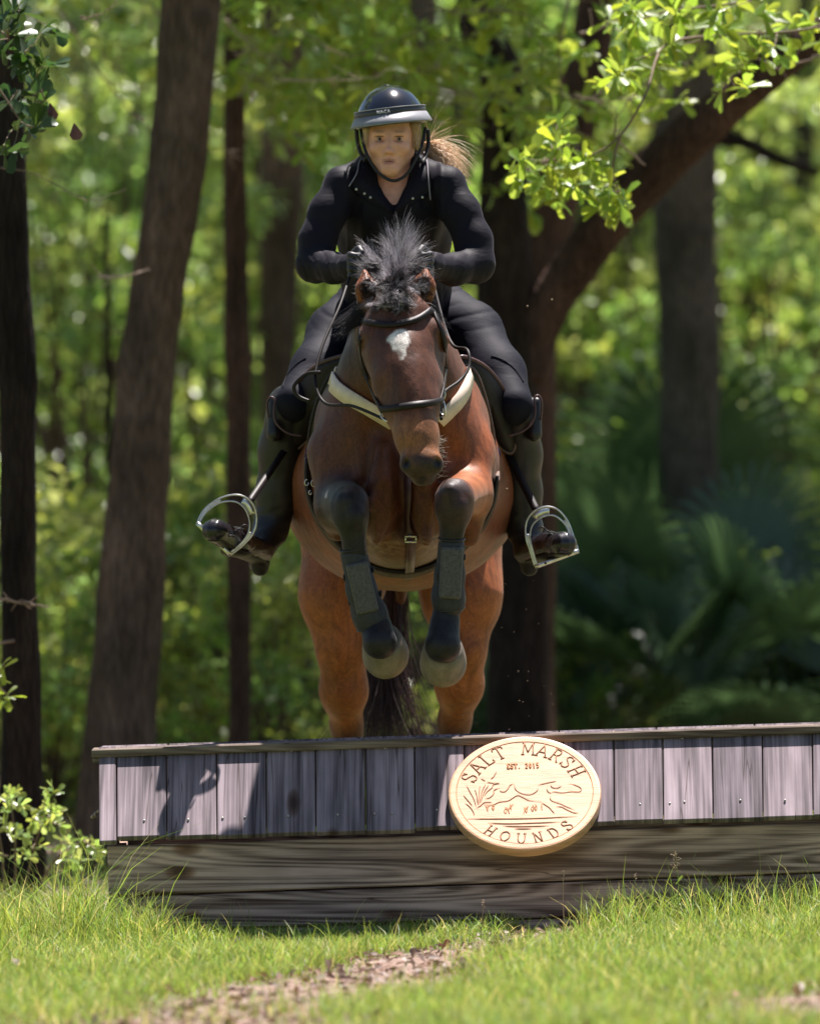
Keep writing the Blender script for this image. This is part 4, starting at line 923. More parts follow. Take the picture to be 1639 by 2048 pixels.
# shirt
def folds(x, y, z):
    px = 819.5 + x * 21000 / (30 + y); py = 1024 - (z - CAMZ) * 21000 / (30 + y); o = np.zeros_like(x)
    for side, lst in ((-1, ARM_L), (1, ARM_R)):
        m = (px - 788) * side > 70
        w_ = np.clip(((px - 788) * side - 85) / 25, 0, 1)
        up = np.clip((500 - py) / 40, 0, 1); fo = np.clip((py - 492) / 20, 0, 1)
        # the upper arm creases run across it, slanting; the forearm ones wrap it
        s1 = py * .24 + side * px * .10 + 1.6 * np.sin(py * .05 + y * 20) + 3.0 * vnoise(x, y, z, 10, 41 + side)
        s2 = (px * .26 * side + py * .11) + 2.5 * vnoise(x, y, z, 12, 44 + side)
        r1 = np.clip(np.sin(s1), 0, 1) ** 5; r2 = np.clip(np.sin(s2), 0, 1) ** 5
        amp = .55 + .45 * vnoise(x, y, z, 9, 60)
        o += w_ * .0030 * amp * (.12 * up * r1 + fo * r2)
    o -= .0045 * np.clip(np.sin(px * .13 + 2.5 * vnoise(x, y, z, 9, 50)), 0, 1) * (np.abs(px - 788) < 95)
    return o
sp = torso_prims(.002)
for q in (ARM_L, ARM_R): sp += K(q, .028, None, .0)
sp += K([(772, 330, .60, 40), (765, 352, .60, 42)], .03) + K([(796, 330, .60, 40), (803, 352, .60, 42)], .03)
sp += [Rc(P(700, 532, .25), P(709, 530, .225), W(25), W(24), .01), Rc(P(862, 530, .25), P(853, 529, .225), W(25), W(24), .01)]
sp += [Rc(P(785, 300, .50), P(785, 345, .505), W(52), W(35), .015, None, ((0, 1, 0), 1.5), True), Rc(P(785, 345, .50), P(785, 424, .47), W(35), W(3), .010, None, ((0, 1, 0), 2.2), True), Rc(P(785, 270, .60), P(785, 318, .60), W(50), W(44), .01, None, None, True)]
VS, FS, _ = sdf_mesh(sp, .0048, folds)
obj('shirt', mesh_from('shirt', VS, FS), M['shirt'], rider)
SB = BVHTree.FromPolygons([tuple(v) for v in VS], [tuple(f) for f in FS.tolist()])
def onshirt(px, py, lift=.004):
    o = Vector((0, -30, CAMZ)); d = (Vector(P(px, py, 0)) - o).normalized(); h = SB.ray_cast(o, d)
    if h[0] is None or h[0].y > .8: q = Vector(P(px, py, .52)); h = SB.find_nearest(q)
    n_ = h[1] if h[1].y < 0 else -h[1]; return np.array(h[0] + n_ * lift)
def lapel(outer, inner, lifts, name):
    a = spline(np.array([(x, y, 0) for x, y in outer], float), 16); b = spline(np.array([(x, y, 0) for x, y in inner], float), 16); V = []; nu, nv = 16, 8
    for layer in (0, 1):
        for i in range(nu):
            for j in range(nv):
                t = j / (nv - 1); q = a[i] * (1 - t) + b[i] * t; p = onshirt(q[0], q[1], .003) if t < .85 else onshirt(a[i][0] * .2 + b[i][0] * .8, a[i][1] * .2 + b[i][1] * .8, .003) + (P(*q[:2], .5) - P(*(a[i] * .2 + b[i] * .8)[:2], .5))
                V.append(p + np.array([0, -1, .2]) * (lifts * math.sin(PI * min(1, t * .8 + .1)) + .003 * layer))
    V = np.array(V)
    for _ in range(3):
        G = V.reshape(2, nu, nv, 3); G[:, 1:-1, 1:-1] = .5 * G[:, 1:-1, 1:-1] + .125 * (G[:, :-2, 1:-1] + G[:, 2:, 1:-1] + G[:, 1:-1, :-2] + G[:, 1:-1, 2:]); V = G.reshape(-1, 3)
    F = []; m_ = nu * nv
    for l in (0, 1):
        for i in range(nu - 1):
            for j in range(nv - 1):
                q = [l * m_ + i * nv + j, l * m_ + i * nv + j + 1, l * m_ + (i + 1) * nv + j + 1, l * m_ + (i + 1) * nv + j]; F.append(q if l else q[::-1])
    for i in range(nu - 1):
        for j in (0, nv - 1): F.append([i * nv + j, (i + 1) * nv + j, m_ + (i + 1) * nv + j, m_ + i * nv + j])
    for j in range(nv - 1):
        for i in (0, nu - 1): F.append([i * nv + j, i * nv + j + 1, m_ + i * nv + j + 1, m_ + i * nv + j])
    return obj(name, mesh_from(name, V, np.array(F)), M['shirt'], rider)
lapel([(728, 312), (712, 345), (704, 376), (735, 402), (783, 428)], [(744, 322), (752, 345), (757, 368), (768, 395), (783, 424)], .012, 'collar')
lapel([(846, 310), (860, 345), (862, 380), (830, 404), (787, 428)], [(826, 322), (820, 345), (812, 370), (801, 396), (787, 424)], .012, 'collar')
for pts in ([(732, 313), (720, 332), (707, 352), (694, 373)], [(841, 312), (856, 335), (864, 362), (868, 396)]):
    v, f = tube(spline([onshirt(x, y, .016) for x, y in pts], 16), .0022, 6); obj('drawcord', mesh_from('drawcord', v, f), M['cord'], rider)
for x, y in ((706, 377), (729, 387), (742, 396), (825, 398), (839, 395)):
    V, F = ball(onshirt(x, y, .017), (.0042, .0025, .0042), 10); obj('snap', mesh_from('snap', V, F), M['snap'], rider)

# breeches
def bf(x, y, z):
    px = 819.5 + x * 21000 / (30 + y); py = 1024 - (z - CAMZ) * 21000 / (30 + y); a = np.clip((675 - py) / 40, 0, 1)
    return .0045 * a * (.6 + .4 * vnoise(x, y, z, 20, 72)) * np.clip(np.sin(py * .20 + np.abs(px - 795) * .07 + 3.5 * vnoise(x, y, z, 10, 71)), 0, 1) ** 4
pp = K([(795, 560, .95, 86), (795, 622, 1.03, 98)], .05) + K(LEG_L, .04) + K(LEG_R, .04)
v, f = sdf_mesh(pp, .006, bf)[:2]; obj('breeches', mesh_from('breeches', v, f), M['breech'], rider)
BB = BVHTree.FromPolygons([tuple(q) for q in v], [tuple(q) for q in f.tolist()])
def onb(px, py, lift=.002):
    o = Vector((0, -30, CAMZ)); d = (Vector(P(px, py, 0)) - o).normalized(); h = BB.ray_cast(o, d)
    if h[0] is None: h = BB.find_nearest(Vector(P(px, py, .5)))
    return np.array(h[0] + h[1] * lift)
for pts in ([(982, 712), (1005, 720), (1030, 740), (1046, 765)], [(612, 716), (592, 730), (574, 752), (566, 775)]):
    v, f = tube(spline([onb(*q) for q in pts], 16), .0016, 6); obj('seam', mesh_from('seam', v, f), M['breech'], rider)

# tall boots: shaft, foot, laces, sole
def sdisp(x, y, z):
    py = 1024 - (z - CAMZ) * 21000 / (30 + y); return -.003 * np.clip(np.sin(py * .16 + x * 40), 0, 1) ** 2 * np.clip((py - 985) / 40, 0, 1)
for side, sh, ft, rim in (('l', SH_L, FOOT_L, [(537, 835), (534, 808), (541, 794), (549, 800), (548, 822), (552, 846), (575, 866), (604, 872)]), ('r', SH_R, FOOT_R, [(1081, 840), (1083, 806), (1076, 791), (1068, 797), (1070, 820), (1064, 845), (1045, 862), (1016, 872)])):
    s_ = K(sh, .03); root = None
    yo = .2 if side == 'r' else .17
    s_ += [Rc(P(rim[2][0] - (2 if side == 'r' else -5), 802, .50 + yo), P(rim[5][0] + (4 if side == 'r' else -4), 868, .49 + yo), W(8), W(16), .02)]
    s_ += K(ft[:1] + [ft[1]], .03)
    kx = LEG_L[-1] if side == 'l' else LEG_R[-1]
    s_ += [Rc(P(kx[0] + (14 if side == 'l' else -14), kx[1] - 22, kx[2] - .03), P(kx[0] + (6 if side == 'l' else -6), kx[1] + 12, kx[2] - .045), W(44), W(40), .008, None, None, True)]
    v, f = sdf_mesh(s_, .0055, sdisp)[:2]; bo = obj('riding_boot', mesh_from('riding_boot', v, f), M['black_leather'], rider)
    f_ = K(ft, .022) + [El(P(ft[2][0], ft[2][1], ft[2][2]), (W(23), .035, W(17)), .02)]
    # creases over the instep
    v, f = sdf_mesh(f_, .004, lambda x, y, z: -.0022 * np.clip(np.sin((x * (1 if side == 'r' else -1) + y * .5) * 260), 0, 1) ** 2 * (y < .40 + yo))[:2]
    fo = obj('foot', mesh_from('foot', v, f), M['toe_leather'], bo)
    so_ = [Rc(P(x, y + r * .80, Y), P(x2, y2 + r2 * .85, Y2), W(r * .72), W(r2 * .8), .02, None, ((0, 0, 1), .28)) for (x, y, Y, r), (x2, y2, Y2, r2) in zip(ft[:-1], ft[1:])] + [Rc(P(ft[0][0], ft[0][1] + 20, ft[0][2]), P(ft[0][0], ft[0][1] + 31, ft[0][2]), W(18), W(18), .01)]
    v, f = sdf_mesh(so_, .005)[:2]; obj('sole', mesh_from('sole', v, f), M['leather'], bo)
    v, f = tube(spline([P(x, y, .475 + yo - .004 * i) for i, (x, y) in enumerate(rim)], 30), .0032, 8); obj('boot_rim', mesh_from('boot_rim', v, f), M['havana'], bo)
    d_ = 1 if side == 'r' else -1; cx, cy0 = (1084, 1066) if side == 'r' else (488, 1062)
    for i in range(4):
        a = P(cx + d_ * (i * 9 - 8), cy0 + i * 7 - 10, .40 + (yo if side == 'r' else 0) - .03 * i); b = P(cx + d_ * (i * 9 + 8), cy0 + i * 7 - 6, .385 + (yo if side == 'r' else 0) - .03 * i)
        v, f = tube(spline([a, (a + b) / 2 + [0, -.008, .006], b], 8), .0022, 6); obj('lace', mesh_from('lace', v, f), M['strapblack'], bo)

# gloved hands closed round the reins: palm, four fingers of unequal length, thumb on top
for sx, c in ((1, P(708, 529, .215)), (-1, P(853, 528, .215))):
    g = [El(c, (.024, .040, .040), .012)]
    for i, (L, r) in enumerate(((.030, .0098), (.034, .0102), (.032, .0098), (.026, .0086))):
        z = .028 - .0195 * i; a = c + [-.012 * sx, -.028, z]; b = a + np.array([.004 * sx, -L * .62, -.002]); d = b + np.array([.021 * sx, -L * .10, -.003]); e = d + np.array([.012 * sx, L * .55, -.001])
        g += chain([(a, r * 1.05), (b, r), (d, r * .95), (e, r * .8)], .004)
    t0 = c + [.004 * sx, -.004, .038]; g += chain([(t0, .012), (t0 + [.010 * sx, -.022, .006], .0105), (t0 + [.018 * sx, -.040, -.002], .0085)], .008)
    v, f = sdf_mesh(g, .003)[:2]; obj('glove', mesh_from('glove', v, f), M['glove'], rider)

# helmet: shell, band, smoked visor brim, harness
HT = R(-6.5)
def hm(x, y, z):
    c, s = math.cos(HT), math.sin(HT); return P(781, 236, .53) + np.array([x * c + z * s, y, -x * s + z * c])
HZ = .0
helm = obj('helmet', None if False else mesh_from('helmet', *[q for q in (lambda n, m_: (np.array([hm(.1035 * math.sin(t) * math.cos(a), .128 * math.sin(t) * math.sin(a), -.028 + .125 * math.cos(t)) for t in np.linspace(0.02, PI * .485, m_) for a in np.linspace(0, 2 * PI, n, endpoint=False)] + [hm(.095 * math.sin(t) * math.cos(a), .120 * math.sin(t) * math.sin(a), -.028 + .112 * math.cos(t)) for t in np.linspace(PI * .485, .02, m_) for a in np.linspace(0, 2 * PI, n, endpoint=False)]),
       np.array([[i * n + k, (i + 1) * n + k, (i + 1) * n + (k + 1) % n, i * n + (k + 1) % n] for i in range(2 * m_ - 1) for k in range(n)])))(56, 20)]), M['shell'], rider)
V, F = ball(hm(0, 0, .095), (.012, .012, .004), 14); obj('button', mesh_from('button', V, F), M['shell'], helm)
def ringstrip(name, prof, a0, a1, m, parent, n=72):
    V, F = [], []; k = len(prof)
    for t in np.linspace(a0, a1, n):
        for fx, fy, z in prof: V.append(hm(fx * math.sin(t), -fy * math.cos(t), z + .004 * (1 - math.cos(t)) * (name == 'visor') * 0))
    for i in range(n - 1):
        for j in range(k): F.append([i * k + j, (i + 1) * k + j, (i + 1) * k + (j + 1) % k, i * k + (j + 1) % k])
    F.append(list(range(k))); F.append([(n - 1) * k + j for j in range(k)][::-1])
    return obj(name, mesh_from(name, V, F), m, parent)
ringstrip('band', [(.1015, .127, .026), (.1035, .129, .025), (.1060, .132, .008), (.1030, .129, .007)], -PI, PI - .001, M['band'], helm)
ringstrip('band_edge', [(.103, .1285, .0275), (.105, .1305, .0275), (.105, .1305, .0245), (.103, .1285, .0245)], -1.6, 1.6, M['visor'], helm)
ringstrip('visor', [(.1035, .130, .008), (.1065, .134, .009), (.120, .160, -.018), (.1185, .159, -.022)], -1.55, 1.55, M['visor'], helm)
# the white letters printed on the band
ST = {'N': [[(0, 0), (0, 1)], [(0, 1), (1, 0)], [(1, 0), (1, 1)]], 'A': [[(0, 0), (.5, 1)], [(.5, 1), (1, 0)], [(.2, .4), (.8, .4)]], 'C': [[(1, .85), (.6, 1), (.1, .7), (.1, .3), (.6, 0), (1, .15)]]}
parts = []
for k, ch in enumerate('NACA'):
    for s_ in ST[ch]:
        pl = []
        for x, y in s_:
            X = -.037 + k * .0098 + x * .0068; Z = .0115 + y * .0090; t = math.asin(X / .108); pl.append(hm(.1085 * math.sin(t), -.1345 * math.cos(t), Z))
        parts.append(tube(np.array(pl) if len(pl) < 3 else spline(pl, 12), .0010, 5))
v, f = merge(parts); obj('lettering', mesh_from('lettering', v, f), M['whiteprint'], helm)
hs = [[(721, 252, .50), (726, 285, .475), (736, 314, .45), (756, 345, .44), (785, 361, .432), (811, 350, .44), (829, 322, .45), (843, 290, .475), (850, 255, .50)]]
for q in hs:
    v, f = tube(spline([P(*t) for t in q], 50), .0048, 8, flat=((0, 1, 0), .5)); obj('chin_strap', mesh_from('chin_strap', v, f), M['strapblack'], helm)
v, f = tube(spline([P(855, 258, .56), P(856, 290, .56), P(846, 322, .52), P(838, 318, .47)], 20), .006, 8); obj('chin_strap', mesh_from('chin_strap', v, f), M['strapblack'], helm)
v, f = tube(spline([P(712, 255, .56), P(716, 290, .56), P(728, 320, .52), P(733, 314, .47)], 20), .006, 8); obj('chin_strap', mesh_from('chin_strap', v, f), M['strapblack'], helm)
# ------------------------------------------------------------------ ground, litter, grass
def gz(x, y):
    x, y = np.asarray(x, float), np.asarray(y, float)
    return 0.031 * (x + .88) * np.exp(-(y / 9.0) ** 2) + .012 * vnoise(x, y, 0 * x, 2.2, 81) * np.exp(-((y - 6) / 14) ** 2) - .012
def bare(x, y):
    """1 on the open leaf-strewn dirt, 0 in the grass"""
    t = np.clip((-.1 - y) / 4.6, 0, 1); cx = .42 - .95 * t; hw = .16 + .44 * t
    a = np.clip(1.25 - np.abs(x - cx) / hw, 0, 1) * (y < .2)
    b = np.clip(1.2 - np.hypot((x - .98) / .5, (y + 4.9) / 1.1), 0, 1)
    n = vnoise(x, y, 0 * x, 11, 84) * .5 + .5 + .25 * vnoise(x, y, 0 * x, 30, 85)
    front = np.clip(np.maximum(a, b) * 1.5 - n * .80, 0, 1)
    n2 = vnoise(x, y, 0 * x, 3, 86) * .5 + .5
    back = np.clip((y - 1.0) / 2, 0, 1) * np.clip(n2 * 1.6 - .15, 0, 1)
    return np.maximum(front, back)
gx = np.unique(np.concatenate([np.linspace(-2.2, 2.6, 120), np.linspace(-12, 12, 60), [-300, -80, -30, 30, 80, 300]])); gy = np.unique(np.concatenate([np.linspace(-7, 4, 130), np.linspace(4, 60, 60), [-60, -30, -15, 90, 200, 600]]))
X, Y = np.meshgrid(gx, gy, indexing='ij'); Vg = np.stack([X, Y, gz(X, Y)], -1).reshape(-1, 3); ni, nj = X.shape
i, j = np.meshgrid(np.arange(ni - 1), np.arange(nj - 1), indexing='ij'); Fg = np.stack([i * nj + j, (i + 1) * nj + j, (i + 1) * nj + j + 1, i * nj + j + 1], -1).reshape(-1, 4)
mg, nt, b = new_mat('forest_floor'); a = N(nt, 'VertexColor'); a.layer_name = 'Col'
n1 = noise(nt, 30, 6, .7); n2 = noise(nt, 3, 4, .6)
dirt = ramp(nt, n1.outputs[0], [(.3, (.10, .058, .040)), (.55, (.30, .20, .155)), (.75, (.52, .39, .33))]).outputs[0]
soil = ramp(nt, n1.outputs[0], [(.3, (.06, .075, .02)), (.7, (.16, .20, .05))]).outputs[0]
mx = N(nt, 'MixRGB'); nt.links.new(a.outputs[0], mx.inputs[0]); nt.links.new(soil, mx.inputs[1]); nt.links.new(dirt, mx.inputs[2]); nt.links.new(mx.outputs[0], b.inputs['Base Color'])
b.inputs['Roughness'].default_value = .95; bump(nt, b, n1.outputs[0], .6, .02)
me = mesh_from('ground', Vg, Fg); bb = bare(Vg[:, 0], Vg[:, 1]); vcol(me, np.stack([bb] * 3, 1)); gr = obj('ground', me, mg); tag(gr, kind='structure')

def leaf_mat(name, dif, tra, rough=.4, tfac=.45, gloss=.5):
    m, nt, b = new_mat(name); a = N(nt, 'VertexColor'); a.layer_name = 'Col'
    c1 = mul(nt, a.outputs[0], dif); c2 = mul(nt, a.outputs[0], tra)
    nt.links.new(c1, b.inputs['Base Color']); b.inputs['Roughness'].default_value = rough; b.inputs['Specular IOR Level'].default_value = gloss
    t = N(nt, 'BsdfTranslucent'); nt.links.new(c2, t.inputs[0]); mx = N(nt, 'MixShader'); mx.inputs[0].default_value = tfac
    nt.links.new(b.outputs[0], mx.inputs[1]); nt.links.new(t.outputs[0], mx.inputs[2]); nt.links.new(mx.outputs[0], nt.nodes['Material Output'].inputs[0])
    return m
M['grass'] = leaf_mat('grass_blades', (.20, .30, .06), (.42, .57, .10), .5, .4, .4)
M['litter'] = leaf_mat('dead_leaves', (.5, .5, .5), (.3, .3, .3), .7, .2, .3)
def blades(x, y, h, w_, lean, az, seed, dead=.06, tint=None):
    n = len(x); r_ = np.random.default_rng(seed); d = np.stack([np.cos(az), np.sin(az), 0 * az], 1); s = np.stack([-np.sin(az), np.cos(az), 0 * az], 1)
    ang = r_.uniform(0, PI, n); s = np.stack([np.cos(ang), np.sin(ang), 0 * ang], 1)
    base = np.stack([x, y, gz(x, y) - .004], 1); rows = []
    for k, t in enumerate((0, .35, .7, 1.0)):
        c = base + np.array([0, 0, 1.0]) * (h * (t - .35 * lean * t * t))[:, None] + d * (h * lean * t * t)[:, None]; ww = (w_ * (1 - t) ** .6 * .5 + .0002)[:, None]
        rows += [c - s * ww, c + s * ww]
    V = np.stack(rows, 1); F = np.array([[0, 1, 3, 2], [2, 3, 5, 4], [4, 5, 7, 6]]); F = (np.arange(n)[:, None, None] * 8 + F[None]).reshape(-1, 4)
    base_c = np.array([1.0, 1.0, 1.0]) * r_.uniform(.65, 1.25, (n, 1)) * np.stack([r_.uniform(.8, 1.3, n), np.ones(n), r_.uniform(.6, 1.3, n)], 1)
    dd = r_.uniform(size=n) < dead; base_c[dd] = np.array([2.2, 1.35, 2.6]) * r_.uniform(.7, 1.3, (dd.sum(), 1))
    if tint is not None: base_c *= tint[:, None] if tint.ndim == 1 else tint
    C = np.repeat(base_c, 8, axis=0)
    return V.reshape(-1, 3), F, C
r_ = np.random.default_rng(90); n = 185000
y = -6.0 + 7.0 * r_.uniform(0, 1, n) ** .85; x = np.where(r_.uniform(size=n) < .68, r_.uniform(-1.5, 1.9, n) * (30 + y) / 30, r_.uniform(-3.6, 4.4, n))
cl = vnoise(x, y, 0 * x, 7, 88) * .5 + .5
keep = (r_.uniform(size=n) > bare(x, y) * 1.1) & ~((y > -.01) & (y < .74) & (x > -.86)) & (r_.uniform(size=n) < .35 + .75 * cl)
x, y, cl = x[keep], y[keep], cl[keep]
near = np.exp(-((y + .25) / .30) ** 2); tall = np.exp(-((x - .95) / .55) ** 2) * near + .7 * np.exp(-((x + .75) / .3) ** 2) * near
h = (.026 + .040 * r_.uniform(size=len(x)) + .022 * cl) * (1 + .55 * near + 1.15 * tall); h = h * np.where(r_.uniform(size=len(x)) < .03, 1.7, 1)
h = h * np.where((x < .38) & (x > -.7), 1 - .5 * np.exp(-((y + .45) / .55) ** 2), 1.0)
left = (x < -.86) & (y > -.6); h = np.where(left, h * np.where(r_.uniform(size=len(x)) < .25, 2.2, 1.1) + .01, h)
g1 = blades(x, y, h, r_.uniform(.0022, .0042, len(x)), r_.uniform(.1, .9, len(x)), r_.uniform(0, 2 * PI, len(x)), 91, .14)
n = 26000; y = 1.0 + 14 * r_.uniform(0, 1, n) ** 1.4; x = r_.uniform(-1.25, 1.25, n) * (30 + y) / 30
k_ = (r_.uniform(size=n) > bare(x, y) * .9); x, y = x[k_], y[k_]
g2 = blades(x, y, r_.uniform(.05, .17, len(x)), r_.uniform(.004, .007, len(x)), r_.uniform(.1, .8, len(x)), r_.uniform(0, 2 * PI, len(x)), 92, .1)
v, f, c = merge([g1, g2]); me = mesh_from('grass', v, f); vcol(me, c); tag(obj('grass', me, M['grass']), 'bright spring grass in front of and around the wooden jump', 'grass', kind='stuff')
def leaf_cards(c, d, nrm, L, w_, fold=.25):
    """obovate leaves: base c, direction d, normal nrm; 3 rows + tip, folded along the midrib -> 10 verts, 6 quads"""
    d = d / np.linalg.norm(d, axis=1)[:, None]; s = np.cross(d, nrm); s /= np.linalg.norm(s, axis=1)[:, None] + 1e-9; u = np.cross(s, d)
    L = L[:, None]; w_ = w_[:, None]; rows = []
    for t, ww in ((0, .08), (.35, .55), (.70, 1.0), (.93, .62)):
        m_ = c + d * L * t - u * L * (.12 * t * t); e = s * w_ * ww * .5; up = u * w_ * ww * fold * .5
        rows += [m_ - e + up, m_, m_ + e + up]
    V = np.stack(rows, 1); F = []
    for r in range(3):
        for k in (0, 1): F.append([r * 3 + k, r * 3 + k + 1, r * 3 + k + 4, r * 3 + k + 3])
    F = np.array(F); n = len(c)
    return V.reshape(-1, 3), (np.arange(n)[:, None, None] * 12 + F[None]).reshape(-1, 4)
n = 15000; y = -6 + 8 * r_.uniform(0, 1, n); x = r_.uniform(-1.5, 1.9, n); k_ = (r_.uniform(size=n) < bare(x, y) * 1.1 + .10) & ~((y > 0) & (y < .72) & (x > -.85) & (r_.uniform(size=n) < .5)); x, y = x[k_], y[k_]
n = 9000; x = np.concatenate([x, r_.uniform(-2, 2, n)]); y = np.concatenate([y, r_.uniform(1, 22, n)]); n = len(x)
d = r_.normal(size=(n, 3)) * [1, 1, .35]; nn = r_.normal(size=(n, 3)) * .45 + [0, 0, 1]
Ls = r_.uniform(.012, .045, n); v, f = leaf_cards(np.stack([x, y, gz(x, y) + .004 + r_.uniform(0, .010, n)], 1), d, nn, Ls, Ls * r_.uniform(.25, .6, n), .5)
pal = np.array([(.72, .54, .45), (.45, .26, .18), (.85, .70, .62), (.28, .14, .09), (.55, .30, .2)]); c = pal[r_.integers(0, 5, n)] * r_.uniform(.6, 1.15, (n, 1))
me = mesh_from('leaf_litter', v, f); vcol(me, np.repeat(c, 12, 0)); tag(obj('leaf_litter', me, M['litter']), 'dry tan and brown leaves scattered over the bare dirt', 'leaf litter', kind='stuff')
# a few seeding stalks standing in front of the timbers
M['stalk'] = simple('stalk_straw', (.36, .26, .17), .7); M['stalkgreen'] = simple('stalk_green', (.20, .30, .05), .6)
def stalk(px, py0, py1, Y, plume, m, label, seed):
    rs = np.random.default_rng(seed); a, b = P(px, py0, Y), P(px + rs.uniform(-8, 8), py1, Y); a[2] = gz(a[0], a[1]) - .005
    t = thing('seed_stalk', tuple(a), label, 'wild grass'); mid = (a + b) / 2 + [rs.uniform(-.01, .01), 0, 0]
    v, f = tube(spline([a, mid, b], 12), np.linspace(.0018, .0009, 12), 5); obj('stem', mesh_from('stem', v, f), m, t)
    n = 60 if plume > .02 else 24; q = rs.uniform(0, 1, n); ro = b - (b - a) / np.linalg.norm(b - a) * (q * plume * 2.2)[:, None]
    v, f = hairs(ro, rs.normal(size=(n, 3)) * [1, 1, .5] + [0, 0, .8], rs.uniform(.3, 1, n) * plume, .0011, 3, .5, .2, seed); obj('seed_head', mesh_from('seed_head', v, f), M['stalk'], t)
    if m is M['stalkgreen']:
        for k in (.35, .6):
            p = a + (b - a) * k; v, f = leaf_cards(p[None], np.array([[rs.choice([-1, 1]) * .6, -.2, .8]]), np.array([[0, -1, .3]]), np.array([.035]), np.array([.008])); mm = mesh_from('leaf', v, f); vcol(mm, np.ones((12, 3))); obj('leaf', mm, M['grass'], t)
stalk(1350, 1862, 1706, -.35, .024, M['stalkgreen'], 'tallest seed stalk with a feathery head in front of the timbers', 1)
stalk(1130, 1866, 1742, -.30, .007, M['stalk'], 'thin reddish dry stalk standing below the right rim of the round sign', 2)
stalk(1277, 1850, 1748, -.28, .007, M['stalk'], 'thin dry stalk just to the left of the feathery seed stalk', 3)
stalk(960, 1900, 1800, -.5, .010, M['stalk'], 'pale short stalk in front of the lowest timber under the sign', 4)
stalk(1510, 1850, 1770, -.2, .020, M['stalk'], 'wispy dry seed head against the timbers near the edge of the picture', 5)
# ------------------------------------------------------------------ the forest
def bark_mat(name, c0, c1, sc=1.0):
    m, nt, b = new_mat(name); n1 = noise(nt, 9 * sc, 6, .7, sc=(1, 1, .22)); n2 = noise(nt, 2.0, 3, .5); vo = N(nt, 'TexVoronoi'); tc = N(nt, 'TexCoord'); mp = N(nt, 'Mapping'); mp.inputs['Scale'].default_value = (14 * sc, 14 * sc, 3 * sc)
    nt.links.new(tc.outputs['Object'], mp.inputs[0]); nt.links.new(mp.outputs[0], vo.inputs['Vector'])
    c = ramp(nt, n1.outputs[0], [(.3, c0), (.72, c1)]).outputs[0]; c = mul(nt, c, ramp(nt, n2.outputs[0], [(.35, (.7, .72, .68)), (.65, (1.2, 1.15, 1.1))]).outputs[0])
    c = mul(nt, c, ramp(nt, vo.outputs['Distance'], [(.0, (1.15,) * 3), (.75, (.55,) * 3)]).outputs[0])
    nt.links.new(c, b.inputs['Base Color']); b.inputs['Roughness'].default_value = .92; b.inputs['Specular IOR Level'].default_value = .15; p = bump(nt, b, vo.outputs['Distance'], .8, .02); bump(nt, b, n1.outputs[0], .6, .02, p)
    return m
M['bark'] = bark_mat('pine_bark', (.085, .060, .048), (.27, .19, .15)); M['bark_dark'] = bark_mat('dark_shaded_bark', (.020, .015, .014), (.065, .048, .040)); M['bark_red'] = bark_mat('reddish_bark', (.060, .038, .032), (.16, .098, .080)); M['bark_grey'] = bark_mat('grey_bark', (.075, .065, .057), (.19, .165, .145))  # the darkest bark carries the near trunk's shade in its colour
M['twig'] = simple('twig_wood', (.20, .14, .10), .8, 0, 40, .3); M['twig_pale'] = simple('pale_twig_wood', (.42, .31, .25), .7, 0, 40, .3)
M['leaf'] = leaf_mat('green_leaves', (.20, .29, .075), (.54, .70, .14), .28, .45, .55)
M['leaf_near'] = leaf_mat('water_oak_leaves', (.15, .25, .035), (.45, .60, .06), .36, .5, .55)
M['leaf_dark'] = leaf_mat('leaves_painted_shade', (.035, .075, .024), (.07, .14, .025), .4, .35, .5)  # leaf green darkened: the shade is put into the colour
M['palm'] = leaf_mat('palmetto_fronds', (.075, .135, .065), (.13, .23, .08), .33, .3, .7)
def trunk_mesh(path, n=110, sides=28, seed=0, rough=.09, top=None):
    """path rows (px, py, Y, r_px) from top to bottom"""
    p = np.array(([top] if top is not None else []) + [np.r_[P(a, b, c), W(r, c)] for a, b, c, r in path]); q = spline(p, n); q[:, 3] = np.maximum(q[:, 3], .004)
    V, F = tube(q[:, :3], q[:, 3], sides); c = np.repeat(q[:, :3], sides, 0); rad = V[:n * sides] - c; r_ = np.repeat(q[:, 3], sides)
    t = vnoise(V[:n * sides, 0], V[:n * sides, 1], V[:n * sides, 2] * .35, 22, seed) * rough + vnoise(V[:n * sides, 0], V[:n * sides, 1], V[:n * sides, 2] * .2, 60, seed + 1) * rough * .5
    V[:n * sides] = c + rad * (1 + t[:, None]); return V, F
def sphere_pts(n, r_): v = r_.normal(size=(n, 3)); return v / np.linalg.norm(v, axis=1)[:, None]
def leaf_cloud(seed, n, radii, L, clumps=30, ratio=.5, crad=.25, flat=.5, shell=.35):
    """leaves gathered in clumps through an ellipsoid volume, with gaps between the clumps"""
    r_ = np.random.default_rng(seed); u = sphere_pts(clumps, r_) * (r_.uniform(shell, 1, clumps) ** .5)[:, None]; cc = u * np.array(radii)
    k = r_.integers(0, clumps, n); off = sphere_pts(n, r_) * (r_.uniform(0, 1, n) ** .5)[:, None] * crad * r_.uniform(.6, 1.3, clumps)[k][:, None] * np.array([1, 1, flat]); c = cc[k] + off
    d = off / (np.linalg.norm(off, axis=1)[:, None] + 1e-6) + r_.normal(size=(n, 3)) * .5 + [0, 0, -.15]; nn = r_.normal(size=(n, 3)) * .55 + [0, 0, 1]
    Ls = r_.uniform(.6, 1.15, n) * L; v, f = leaf_cards(c, d, nn, Ls, Ls * ratio)
    tone = r_.uniform(.7, 1.2, clumps)[k] * r_.uniform(.75, 1.2, n); hue = r_.uniform(.8, 1.25, clumps)[k]
    C = np.stack([tone * hue, tone, tone * r_.uniform(.6, 1.6, n)], 1)
    return v, f, np.repeat(C, 12, 0), cc
